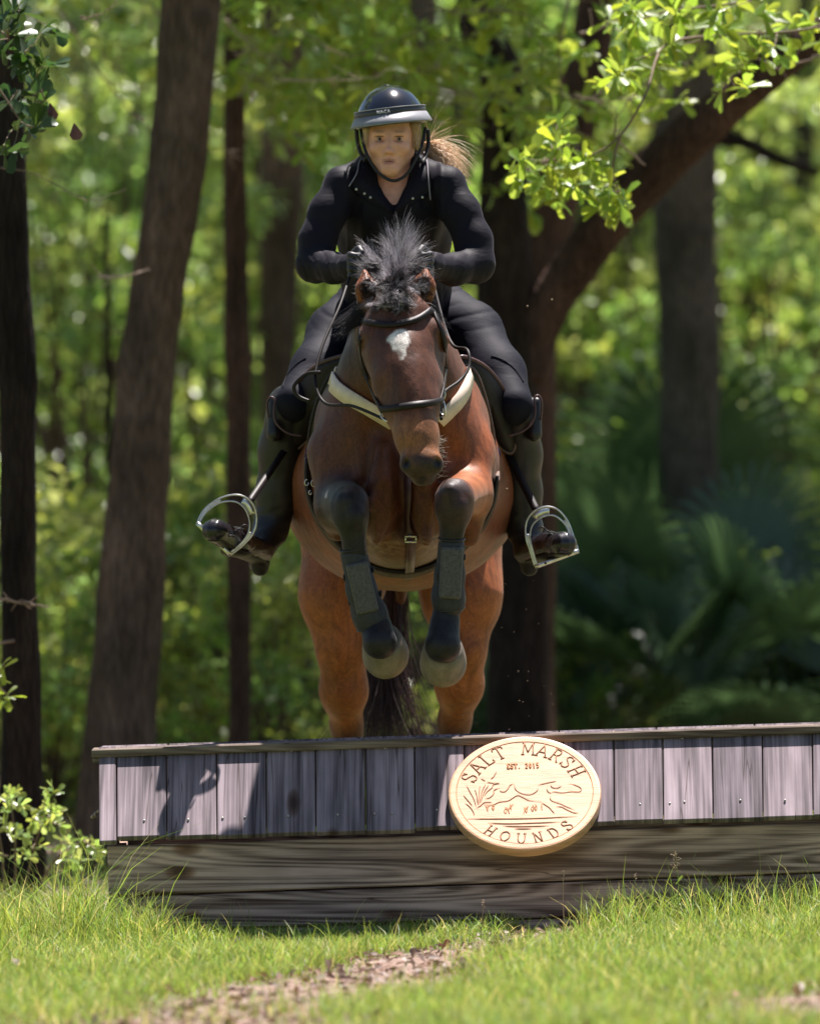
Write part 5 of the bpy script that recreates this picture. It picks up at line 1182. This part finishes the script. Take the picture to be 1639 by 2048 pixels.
def twigs_to(cc, base, seed, r0=.012, m=24, org=None):
    r_ = np.random.default_rng(seed); parts = []
    for c in cc[:m]:
        o = base + (c - base) * r_.uniform(0, .25); mid = (o + c) / 2 + r_.normal(size=3) * .08 * np.linalg.norm(c - base); parts.append(tube(spline([o, mid, c], 8), np.linspace(r0, r0 * .25, 8), 5))
    return merge(parts)
# templates at the origin -------------------------------------------------
def template(kind, seed):
    if kind == 'shrub':  v, f, c, cc = leaf_cloud(seed, 2300, (.62, .62, .75), .075, 34, .5, .17, .6); v = v + [0, 0, .8]; cc = cc + [0, 0, .8]; base = np.array([0, 0, 0.0]); tw = twigs_to(cc, base, seed, .010, 30)
    elif kind == 'sapling': v, f, c, cc = leaf_cloud(seed, 3600, (.95, .95, 1.5), .085, 46, .45, .22, .45); v = v + [0, 0, 2.0]; cc = cc + [0, 0, 2.0]; base = np.array([0, 0, .2]); tw = twigs_to(cc, base, seed, .018, 40)
    elif kind == 'crown': v, f, c, cc = leaf_cloud(seed, 5200, (2.2, 2.2, 1.9), .16, 70, .5, .42, .5); base = np.array([0, 0, -1.2]); tw = twigs_to(cc, base, seed, .05, 50)
    me = mesh_from('leaves', v, f); vcol(me, c); tm = mesh_from('stems', *tw); return me, tm
T = {k: [template(k, s) for s in ss] for k, ss in (('shrub', (1, 2, 3)), ('sapling', (4, 5, 6)), ('crown', (7, 8)))}
def where(px):
    for lim, ph in ((75, 'beside the nearest black trunk'), (270, 'between the black trunk and the thick leaning trunk'), (460, 'between the leaning trunk and the slender trunk'), (620, 'between the slender trunk and the horse'), (960, 'hidden mostly behind the horse and rider'), (1200, 'just beyond the forked trunk'), (1400, 'around the wide grey trunk'), (1560, 'past the wide grey trunk'), (9999, 'at the thin pale trunk beside the picture’s edge')):
        if px < lim: return ph
def plant(kind, px, Y, z, scale, rot, name, label, cat, group, mat='leaf', var=0):
    x = (px - 819.5) * (30 + Y) / 21000; me, tm = T[kind][var % len(T[kind])]
    t = thing(name, (x, Y, z), label, cat, group); t.rotation_euler = (0, 0, rot); t.scale = (scale,) * 3
    a = bpy.data.objects.new('leaves', me); COL.objects.link(a); a.parent = t
    if not len(me.materials): me.materials.append(M[mat])
    if me.materials[0] != M[mat]:
        a.material_slots[0].link = 'OBJECT'; a.material_slots[0].material = M[mat]
    b_ = bpy.data.objects.new('stems', tm); COL.objects.link(b_); b_.parent = t
    if not len(tm.materials): tm.materials.append(M['bark'])
    return t
def tree(name, label, path, mat, crown=None, limbs=(), seed=0, group=None, cat='tree'):
    base = P(path[-1][0], path[-1][1], path[-1][2]); t = thing(name, tuple(base), label, cat, group)
    tp = None
    if crown: (dx, dy, z), _, _ = crown; q0 = P(*path[0][:3]); tp = np.array([q0[0] + dx, q0[1] + dy, z, W(path[0][3], path[0][2]) * .45])
    v, f = trunk_mesh(path, seed=seed, top=tp); obj('trunk', mesh_from('trunk', v, f), M[mat], t)
    for l, lm in limbs: v, f = trunk_mesh(l, 40, 14, seed + 3); obj('limb', mesh_from('limb', v, f), M[lm], t)
    if crown:
        (dx, dy, z), s, var = crown; top = P(*path[0][:3]); me, tm = T['crown'][var]
        for k, (nm, q, mt) in enumerate((('crown', me, M['leaf']), ('branches', tm, M['bark']))):
            o = bpy.data.objects.new(nm, q); COL.objects.link(o); o.parent = t; o.location = Vector((top[0] + dx, top[1] + dy, z)) - Vector(base); o.scale = (s,) * 3; o.rotation_euler = (0, 0, seed * 1.3)
            if not len(q.materials): q.materials.append(mt)
    return t
def gy_(Y): return 1024 + 25683 / (30 + Y) + 2
T['crown'][0][0].materials.append(M['leaf']); T['crown'][1][0].materials.append(M['leaf'])
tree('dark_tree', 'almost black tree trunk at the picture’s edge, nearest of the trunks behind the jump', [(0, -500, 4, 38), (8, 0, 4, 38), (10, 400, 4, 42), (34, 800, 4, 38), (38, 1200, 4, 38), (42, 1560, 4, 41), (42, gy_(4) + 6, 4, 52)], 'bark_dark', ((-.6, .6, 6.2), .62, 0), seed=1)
tree('leaning_tree', 'thick brown leaning trunk whose foot stands just behind the end of the jump', [(430, -700, 6.5, 52), (378, 0, 6.5, 59), (358, 300, 6.5, 55), (299, 700, 6.5, 55), (268, 1100, 6.5, 67), (240, 1480, 6.5, 69), (232, gy_(6.5) + 6, 6.5, 84)], 'bark', ((.4, 1.2, 7.4), .85, 1), seed=2)
tree('slender_tree', 'straight slender reddish trunk between the thick leaning trunk and the rider', [(462, -600, 9, 18), (468, 60, 9, 21), (470, 400, 9, 24), (475, 700, 9, 26), (478, 1000, 9, 27), (480, 1480, 9, 23), (481, gy_(9) + 6, 9, 30)], 'bark_red', ((.2, 1.0, 8.2), .5, 0), seed=3)
tree('brown_tree', 'blurred brown trunk just behind the rider’s darker elbow', [(560, -500, 16, 38), (563, 0, 16, 40), (563, 400, 16, 44), (557, 750, 16, 34), (590, 1300, 16, 42), (600, gy_(16) + 5, 16, 50)], 'bark', ((0, 1.0, 9.4), .6, 1), seed=4)
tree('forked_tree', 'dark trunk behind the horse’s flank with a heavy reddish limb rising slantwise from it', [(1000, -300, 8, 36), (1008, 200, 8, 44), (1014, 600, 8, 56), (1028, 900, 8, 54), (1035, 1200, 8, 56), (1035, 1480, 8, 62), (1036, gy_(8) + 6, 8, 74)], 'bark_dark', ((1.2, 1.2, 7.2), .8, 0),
     [([(1700, 20, 7.6, 30), (1550, 130, 7.6, 40), (1420, 238, 7.7, 44), (1300, 345, 7.8, 47), (1180, 485, 7.9, 46), (1085, 640, 8, 46), (1050, 760, 8, 40)], 'bark_red')], seed=5)
tree('grey_tree', 'wide straight grey trunk standing alone in the bright leaves', [(1380, -500, 15, 54), (1376, 0, 15, 60), (1372, 400, 15, 63), (1378, 900, 15, 58), (1382, 1300, 15, 62), (1383, gy_(15) + 6, 15, 72)], 'bark_grey', ((.5, 1.2, 8.4), .95, 1),
     [([(1640, 345, 15, 10), (1560, 320, 15, 13), (1490, 285, 15, 16), (1430, 275, 15, 20), (1390, 290, 15, 22)], 'bark_dark')], seed=6)
tree('thin_grey_tree', 'thin pale brown trunk beside the picture’s edge, beyond the wide grey trunk', [(1612, -200, 24, 20), (1606, 200, 24, 24), (1604, 700, 24, 25), (1606, gy_(24) + 5, 24, 30)], 'bark_grey', ((0, 1.0, 9.5), 1.0, 0), seed=7)
tree('red_tree', 'reddish trunk seen at the top of the picture between two leafy boughs', [(1215, -300, 10.5, 36), (1196, 0, 10.5, 40), (1160, 200, 10.5, 46), (1100, 450, 10.5, 46), (1065, 800, 10.5, 46), (1060, gy_(10.5) + 5, 10.5, 54)], 'bark_red', ((.3, 1.0, 7.8), .8, 1), seed=8)
tree('pale_tree', 'grey brown trunk glimpsed between the horse’s hind legs', [(842, -100, 12, 30), (842, 600, 12, 34), (840, 1100, 12, 36), (842, gy_(12) + 5, 12, 44)], 'bark_grey', ((0, 1.0, 8.0), .8, 0), seed=9)
tree('sapling', 'very thin dark stem between the two nearest big trunks', [(210, 430, 12, 4), (214, 600, 12, 6), (218, 900, 12, 7), (216, 1300, 12, 8), (216, gy_(12), 12, 9)], 'bark_dark', None, seed=10)
rf = random.Random(77)
for k, (px, Y, r) in enumerate(((120, 34, 22), (690, 30, 24), (930, 26, 24), (1250, 33, 20), (1480, 38, 26), (170, 48, 26), (640, 50, 24), (1120, 46, 24), (1560, 52, 22), (20, 26, 22), (420, 40, 20), (-120, 20, 50), (1760, 18, 50), (-300, 32, 45), (1950, 30, 45))):
    l = rf.uniform(-50, 50)
    tree('distant_tree', 'blurred distant trunk seen ' + where(px), [(px + l, -100, Y, r * .8), (px + l * .4, 600, Y, r), (px, gy_(Y) + 3, Y, r * 1.2)], 'bark' if k % 2 else 'bark_grey', ((0, 0, 9 + .08 * Y), 1.1, k % 2), seed=20 + k, group='distant trunks ' + where(px))
# far wall of greenery, then the middle shrubs
for k in range(26):
    Y = 46 + (k % 3) * 7 + rf.uniform(-2, 2); px = -420 + (k % 13) * 215 + rf.uniform(-60, 60); z = .6 + (k // 13) * 3.2 + rf.uniform(-.3, .5)
    plant('crown', px, Y, max(z, 1.0), .85 + .25 * rf.random(), rf.uniform(0, 6), 'far_tree', ('low' if k < 13 else 'high') + ' far leafy crown ' + where(px), 'tree', 'far trees seen ' + where(px), var=k)
MID = [(60, 20, 1.2), (180, 16, 1.0), (130, 26, 1.3), (420, 18, 1.1), (540, 22, 1.2), (400, 28, 1.3), (650, 24, 1.2), (640, 34, 1.4), (850, 30, 1.3), (1130, 20, 1.15), (1220, 24, 1.2), (1180, 32, 1.3), (1290, 18, 1.0), (1500, 20, 1.2), (1600, 26, 1.3), (1470, 30, 1.3), (1550, 17, 1.0), (300, 34, 1.3), (960, 36, 1.4), (1380, 36, 1.4), (-150, 22, 1.2), (1800, 24, 1.3)]
for k, (px, Y, s) in enumerate(MID):
    plant('sapling', px, Y, -.02, s * rf.uniform(.9, 1.1), rf.uniform(0, 6), 'understory_tree', 'small leafy tree ' + where(px), 'small tree', 'understory trees ' + where(px), var=k)
LOW = [(110, 11, .9), (30, 14, 1), (180, 13, .8), (390, 12, .9), (420, 15, 1.0), (560, 11, .8), (620, 14, 1.0), (540, 17, 1.0), (330, 20, 1), (700, 18, 1.0), (920, 16, 1.0), (1130, 22, .9), (1210, 13, .55), (1290, 21, 1.0), (1450, 22, 1.0), (1560, 24, 1.1), (1500, 27, 1.3), (1330, 24, 1.2), (1180, 26, 1.2), (1620, 22, 1.1), (250, 24, 1.2), (480, 26, 1.2), (1750, 14, 1), (-120, 13, 1)]
for k, (px, Y, s) in enumerate(LOW):
    plant('shrub', px, Y, -.02, s * rf.uniform(.9, 1.15), rf.uniform(0, 6), 'shrub', 'low leafy shrub ' + where(px), 'shrub', 'shrubs ' + where(px), var=k)
# palmettos ---------------------------------------------------------------
def frond_mesh(seed):
    r_ = np.random.default_rng(seed); Vs, Fs, Cs, st, o = [], [], [], [], 0
    for q in range(11):
        az = r_.uniform(0, 2 * PI); el = r_.uniform(.45, 1.25); Lp = r_.uniform(.45, .85); out = np.array([math.cos(az) * math.cos(el), math.sin(az) * math.cos(el), math.sin(el)])
        hub = out * Lp; st.append(tube(spline([np.zeros(3), hub * .5 + [0, 0, .06], hub], 8), np.linspace(.009, .005, 8), 5))
        side = np.cross(out, [0, 0, 1]); side /= np.linalg.norm(side); Rr = r_.uniform(.38, .52); tone = r_.uniform(.7, 1.3); nrmv = np.cross(side, out)
        for a in np.linspace(-2.0, 2.0, 30):
            d = out * math.cos(a) + side * math.sin(a); w_ = side * math.cos(a) - out * math.sin(a); L = Rr * (1 - .12 * abs(a)); ww = .014; rows = []
            for t, wf in ((.02, .3), (.45, 1.0), (.8, .7), (1.0, .08)):
                c = hub + d * L * t + nrmv * (.06 * t) - np.array([0, 0, .16 * t * t * t]) * L * 2; rows += [c - w_ * ww * wf, c + w_ * ww * wf]
            Vs.append(np.array(rows)); Fs.append(np.array([[0, 1, 3, 2], [2, 3, 5, 4], [4, 5, 7, 6]]) + o); o += 8; Cs.append(np.full((8, 3), tone * r_.uniform(.85, 1.15)))
    me = mesh_from('fronds', np.concatenate(Vs), np.concatenate(Fs)); vcol(me, np.concatenate(Cs)); me.materials.append(M['palm'])
    sm_ = mesh_from('stalks', *merge(st)); sm_.materials.append(M['palm']) ; vcol(sm_, np.ones((len(sm_.vertices), 3))); return me, sm_
PM = [frond_mesh(s) for s in (1, 2, 3)]
for k, (px, Y, s) in enumerate(((1180, 13, 1.25), (1285, 15.5, 1.45), (1390, 13.5, 1.35), (1500, 14.5, 1.35), (1600, 13, 1.2), (1240, 18, 1.7), (1460, 18, 1.6), (1580, 19, 1.6), (1340, 17, 1.85), (1130, 16, 1.3), (1700, 15, 1.3), (700, 17, 1.2))):
    t = thing('palmetto', ((px - 819.5) * (30 + Y) / 21000, Y, 0.0 + .02 * (k % 3)), ('near' if Y < 15.2 else 'farther') + ' dark fan palmetto ' + where(px), 'palmetto', 'palmettos ' + where(px)); t.rotation_euler = (0, 0, k * 1.7); t.scale = (s,) * 3
    for m_, nm in zip(PM[k % 3], ('fronds', 'stalks')):
        o = bpy.data.objects.new(nm, m_); COL.objects.link(o); o.parent = t
# near boughs in leaf ------------------------------------------------------
def bough(name, label, cat, stems, tips, L, mat, seed, twigm='twig', whorl=6, spread=.018, dark=1.0, ratio=.42, group=None):
    """stems: list of px polylines (px,py,Y) ; tips: leaf-cluster positions, each joined by a twig to the nearest stem point"""
    r_ = np.random.default_rng(seed); root = thing(name, tuple(P(*stems[0][0])), label, cat, group); parts = []; sp_all = []
    for s in stems:
        q = spline([P(*a) for a in s], 30); sp_all.append(q); parts.append(tube(q, np.linspace(.0055, .0022, 30), 6))
    sp_all = np.concatenate(sp_all); c, d = [], []
    for tpx, tpy, tY in tips:
        t = P(tpx, tpy, tY + r_.uniform(-.15, .15)); k = np.argmin(np.linalg.norm(sp_all - t, axis=1)); a = sp_all[k]; mid = (a + t) / 2 + r_.normal(size=3) * .012
        ax = t - a; nl = np.linalg.norm(ax) + 1e-6; ax /= nl; parts.append(tube(spline([a, mid, t], 8), np.linspace(.0020, .001, 8), 4))
        for w_ in range(whorl + r_.integers(-1, 3)):
            dd = ax * .5 + r_.normal(size=3) * .8 + [0, 0, -.1]; c.append(t + r_.normal(size=3) * spread * .35); d.append(dd)
        for w_ in range(3):
            q = r_.uniform(.3, .9); c.append(a + (t - a) * q); d.append(ax * .6 + r_.normal(size=3) * .8)
    c, d = np.array(c), np.array(d); n = len(c); nn = r_.normal(size=(n, 3)) * .6 + [0, -.35, .9]; Ls = r_.uniform(.7, 1.15, n) * L; v, f = leaf_cards(c, d, nn, Ls, Ls * ratio * r_.uniform(.85, 1.2, n), .3)
    tone = r_.uniform(.75, 1.2, n) * dark; C = np.stack([tone * r_.uniform(.85, 1.2, n), tone, tone * r_.uniform(.7, 1.4, n)], 1)
    me = mesh_from('leaves', v, f); vcol(me, np.repeat(C, 12, 0)); obj('leaves', me, M[mat], root); obj('twigs', mesh_from('twigs', *merge(parts)), M[twigm], root); return root
rt = random.Random(5)
def jit(pts, n, s, Y, dy=.5): return [(x + rt.gauss(0, s), y + rt.gauss(0, s * .8), Y + rt.uniform(-dy, dy)) for x, y in pts for _ in range(n)]
UP = [(1235, 60), (1290, 40), (1340, 90), (1215, 130), (1250, 155), (1400, 60), (1480, 30), (1555, 90), (1500, 110), (1450, 165), (1440, 50), (1350, 30), (1600, 30), (1620, 60), (1300, 130), (1270, 20), (1560, 25), (1465, 120), (1380, 20)]
bough('leafy_branch', 'sunlit bough of rounded lime leaves hanging across the top corner', 'branch', [[(1690, 22, 7.5), (1790, 0, 5), (1750, 20, 3.3), (1600, 60, 3), (1450, 70, 3), (1330, 100, 3), (1240, 130, 3)], [(1790, 0, 5), (1700, -60, 3), (1500, 0, 3), (1350, 20, 3), (1260, 45, 3)], [(1520, 60, 3), (1500, 110, 3), (1450, 165, 3)]], jit(UP, 2, 20, 3), .076, 'leaf_near', 41)
LOWC = [(1120, 265), (1150, 300), (1180, 335), (1100, 330), (1050, 312), (1130, 385), (1232, 368), (1250, 400), (1200, 400), (1160, 360), (1090, 290), (1060, 350), (1100, 375)]
bough('leafy_branch', 'sunlit spray of rounded lime leaves reaching in beside the rider’s shoulder', 'branch', [[(1450, 70, 3), (1330, 90, 2.8), (1290, 190, 2.6), (1240, 270, 2.6), (1180, 310, 2.6), (1100, 320, 2.6)], [(1240, 270, 2.6), (1225, 330, 2.6), (1235, 380, 2.6)]], jit(LOWC, 2, 14, 2.6, .3), .074, 'leaf_near', 42)
bough('leafy_branch', 'blurred bright bough above and behind the rider’s helmet', 'branch', [[(700, -80, 10), (800, 60, 10), (900, 150, 10), (1010, 230, 10)], [(1050, -60, 10), (980, 60, 10), (880, 120, 10)], [(600, -50, 9), (640, 60, 9), (700, 130, 9)]],
      [(rt.uniform(590, 1130), rt.uniform(-20, 330) , rt.uniform(6, 10)) for _ in range(95)], .09, 'leaf_near', 43, whorl=8)
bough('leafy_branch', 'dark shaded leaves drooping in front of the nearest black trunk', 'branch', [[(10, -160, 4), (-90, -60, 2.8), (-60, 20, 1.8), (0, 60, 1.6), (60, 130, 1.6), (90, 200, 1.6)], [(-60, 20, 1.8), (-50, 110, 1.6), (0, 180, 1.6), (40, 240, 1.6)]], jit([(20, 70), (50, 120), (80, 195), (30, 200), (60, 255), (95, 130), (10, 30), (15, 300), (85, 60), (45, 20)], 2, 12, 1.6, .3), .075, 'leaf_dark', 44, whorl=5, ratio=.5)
bough('leafy_branch', 'few bright narrow leaves poking in at the side beside the black trunk', 'branch', [[(36, 1280, 4), (-60, 1300, 3.3), (-70, 1330, 2.7), (-30, 1350, 2.5), (10, 1385, 2.5)]], [(8, 1330, 2.5), (14, 1390, 2.5), (4, 1410, 2.5), (-6, 1360, 2.5)], .06, 'leaf_near', 45, whorl=4, ratio=.3)
bough('leafy_branch', 'blurred green bough over the thick leaning trunk', 'branch', [[(60, -60, 11), (150, 60, 11), (250, 150, 11), (330, 200, 11)], [(250, -60, 11), (330, 40, 11), (420, 100, 11), (560, 200, 11)]], [(rt.uniform(60, 640), rt.uniform(-30, 300), rt.uniform(8, 14)) for _ in range(70)], .08, 'leaf', 46, whorl=8)
bough('leafy_branch', 'hanging blurred sprays of leaves beside the tops of the two leaning trunks', 'branch', [[(350, -80, 8), (450, 30, 8), (560, 120, 8)], [(640, -80, 8), (600, 30, 8), (520, 160, 8)]], [(rt.uniform(380, 720), rt.uniform(-20, 230), rt.uniform(6.5, 9)) for _ in range(34)], .085, 'leaf_near', 48, whorl=8)
bough('leafy_branch', 'leafy sprays hanging in front of the slanting reddish limb', 'branch', [[(1150, -60, 6), (1120, 100, 6), (1130, 250, 6)], [(1500, -60, 6), (1420, 60, 6), (1330, 200, 6)]], [(rt.uniform(980, 1260), rt.uniform(60, 440), rt.uniform(5, 8)) for _ in range(34)] + [(rt.uniform(1250, 1480), rt.uniform(0, 230), rt.uniform(5, 8)) for _ in range(24)], .08, 'leaf_near', 49, whorl=7)
bough('ground_bush', 'pale leafy bush at the foot of the black trunk, beside the end of the jump', 'bush', [[(30, gy_(2.5), 2.5), (30, 1680, 2.5), (20, 1600, 2.5)], [(40, gy_(2.5), 2.5), (70, 1690, 2.5), (90, 1640, 2.5)], [(10, gy_(2.5), 2.5), (0, 1680, 2.5), (-30, 1620, 2.5)], [(60, gy_(2.5), 2.5), (110, 1720, 2.5), (170, 1680, 2.5)]],
      [(rt.uniform(-60, 125), rt.uniform(1570, 1720), 2.5 + rt.uniform(-.3, .3)) for _ in range(34)] + [(rt.uniform(120, 200), rt.uniform(1670, 1740), 2.5 + rt.uniform(-.3, .3)) for _ in range(10)], .042, 'leaf', 47, whorl=5, ratio=.4)
# bare twigs ------------------------------------------------------------
TW = [([(560, 160), (640, 160), (720, 158), (770, 150)], 5, 2.2, 'pale bare twig crossing level with the top of the helmet'), ([(600, 60), (690, 110), (760, 90), (840, 60)], 6, 2, 'bare curving twig above the helmet'), ([(850, 20), (1000, 20), (1090, 60), (1010, 180), (985, 260)], 6, 2.2, 'long bare twig hooked over above the rider’s shoulder'), ([(860, 0), (930, 30), (990, 15), (1050, -10)], 6, 2, 'short bare twig touching the top of the picture'),
      ([(0, 335), (60, 345), (140, 385), (190, 400), (250, 378)], 3, 1.6, 'thin dark twig curving past the black trunk'), ([(160, 35), (200, 28), (235, 5)], 3, 2, 'small forked twig near the top of the picture'), ([(120, 20), (190, 130), (250, 210), (310, 270), (350, 345)], 7, 3.2, 'long slanting bare twig in front of the leaning trunk'), ([(340, 300), (400, 303), (480, 300)], 7, 2.6, 'pale level twig crossing the leaning trunk'),
      ([(195, 556), (240, 552), (300, 540)], 5, 3, 'short pale twig across the leaning trunk at the height of the elbow'), ([(450, 150), (480, 170), (510, 195)], 7, 4, 'pale broken twig against the slender trunk'), ([(450, 40), (490, 80), (520, 110)], 7, 4, 'pale broken twig high on the slender trunk'), ([(-10, 1195), (40, 1206), (100, 1214)], 3, 4, 'grey broken twig sticking out across the black trunk'),
      ([(185, 1636), (197, 1622), (206, 1608)], .2, 4, 'small splinter of wood at the end of the jump'), ([(1640, 110), (1580, 130), (1540, 128), (1500, 60)], 4, 3, 'bare reddish twig in the top corner bough'), ([(1290, 330), (1230, 270), (1250, 210), (1330, 130), (1420, 40)], 4, 2.5, 'thin bare twig running up through the lime leaves'), ([(1160, 65), (1210, 50), (1250, 0)], 5, 4, 'pale broken twig in front of the reddish trunk'), ([(1150, 190), (1210, 200), (1290, 190)], 5, 2.5, 'thin tangled twig below the lime bough')]
for k, (pts, Y, r, lab) in enumerate(TW):
    t = thing('bare_twig', tuple(P(*pts[0], Y)), lab, 'twig'); rs = np.random.default_rng(100 + k); q = spline([P(*p, Y) for p in pts], 24); q[1:-1] += rs.normal(size=(22, 3)) * .002; parts = [tube(q, np.linspace(W(r), W(r) * .4, 24), 6)]
    if k != 12:
        for _ in range(5):
            i = rs.integers(4, 22); d = rs.normal(size=3) * [1, .6, .8]; e = q[i] + d / np.linalg.norm(d) * rs.uniform(.03, .10); parts.append(tube(spline([q[i], (q[i] + e) / 2 + rs.normal(size=3) * .01, e], 8), np.linspace(W(r) * .5, W(r) * .2, 8), 4))
    obj('stem', mesh_from('stem', *merge(parts)), M['twig_pale' if 'pale' in lab or 'splinter' in lab else 'twig'], t)
for k, (x, y_) in enumerate(((100, 222), (148, 262))):
    v, f = leaf_cards(P(x, y_ - 16, 1.5)[None], np.array([[.15, -.2, -1.0]]), np.array([[.2, -1, .1]]), np.array([.055]), np.array([.04]), .5); me = mesh_from('dead_leaf', v, f); vcol(me, np.full((12, 3), .3) * [1, .5, .45])
    tag(obj('dead_leaf', me, M['litter']), ['rust brown dead leaf hanging among the dark leaves', 'purplish curled dead leaf hanging lowest beside the dark leaves'][k], 'leaf')

# the forest goes on to both sides of the picture
for k in range(64):
    sd = -1 if k % 2 else 1; Y = rf.uniform(6, 42); x = sd * (rf.uniform(2.3, 12) + Y * .06) + (.4 if sd > 0 else 0); px = 819.5 + x * 21000 / (30 + Y)
    if k % 4 < 2: plant('sapling', px, Y, -.02, rf.uniform(.9, 1.5), rf.uniform(0, 6), 'understory_tree', 'leafy understory tree beyond the sides of the picture', 'small tree', 'understory trees beyond the sides', var=k)
    elif k % 8 < 6: plant('shrub', px, Y, -.02, rf.uniform(.9, 1.4), rf.uniform(0, 6), 'shrub', 'leafy shrub beyond the sides of the picture', 'shrub', 'shrubs beyond the sides', var=k)
    else: tree('forest_tree', 'forest tree beyond the sides of the picture', [(px, -400, Y, 40), (px + rf.uniform(-30, 30), 600, Y, 46), (px, gy_(Y) + 5, Y, 60)], 'bark' if k % 3 else 'bark_grey', ((0, 0, 8.0 + .05 * Y), 1.0, k % 2), seed=60 + k, group='forest trees beyond the sides')
for k in range(16):
    px = (-1900 + (k // 2) * 190) if k % 2 else (2250 + (k // 2) * 190)
    plant('crown', px, 50 + 3 * (k % 3), 1.6 + 2.2 * (k % 4 > 1), 1.15, k, 'far_tree', 'leafy crown of the far forest beyond the sides of the picture', 'tree', 'far crowns beyond the sides', var=k)
# bits of dirt kicked up behind the hooves
r_ = np.random.default_rng(55); parts = []
for i in range(34):
    V, F = box((-1, -1, -1), (1, 1, 1)); V = V * r_.uniform(.0006, .0017, 3) + P(r_.uniform(900, 1110), r_.uniform(1150, 1460), r_.uniform(.6, 1.6)); parts.append((V, F))
for q in ((578, 1333, .3), (1054, 612, .3), (1103, 599, .3), (1013, 978, .2)): V, F = box((-1, -1, -1), (1, 1, 1)); parts.append((V * .0026 + P(*q), F))
v, f = merge(parts); tag(obj('flying_dirt', mesh_from('flying_dirt', v, f, False), M['stalk']), 'specks of dirt flying beside the horse’s hind legs', 'dirt', kind='stuff')
# plants that would share a label are told apart by how far back they stand
from collections import defaultdict
same = defaultdict(list)
for o in COL.objects:
    if o.parent is None and 'label' in o: same[o['label']].append(o)
for lab, os_ in same.items():
    if 1 < len(os_) < 6:
        os_.sort(key=lambda o: (round(o.location.y, 1), o.location.x)); n = len(os_)
        for k, o in enumerate(os_): o['label'] = ('nearest', 'second nearest', 'third nearest', 'fourth nearest', 'fifth nearest')[k] + ' ' + lab if k < n - 1 else 'farthest ' + lab
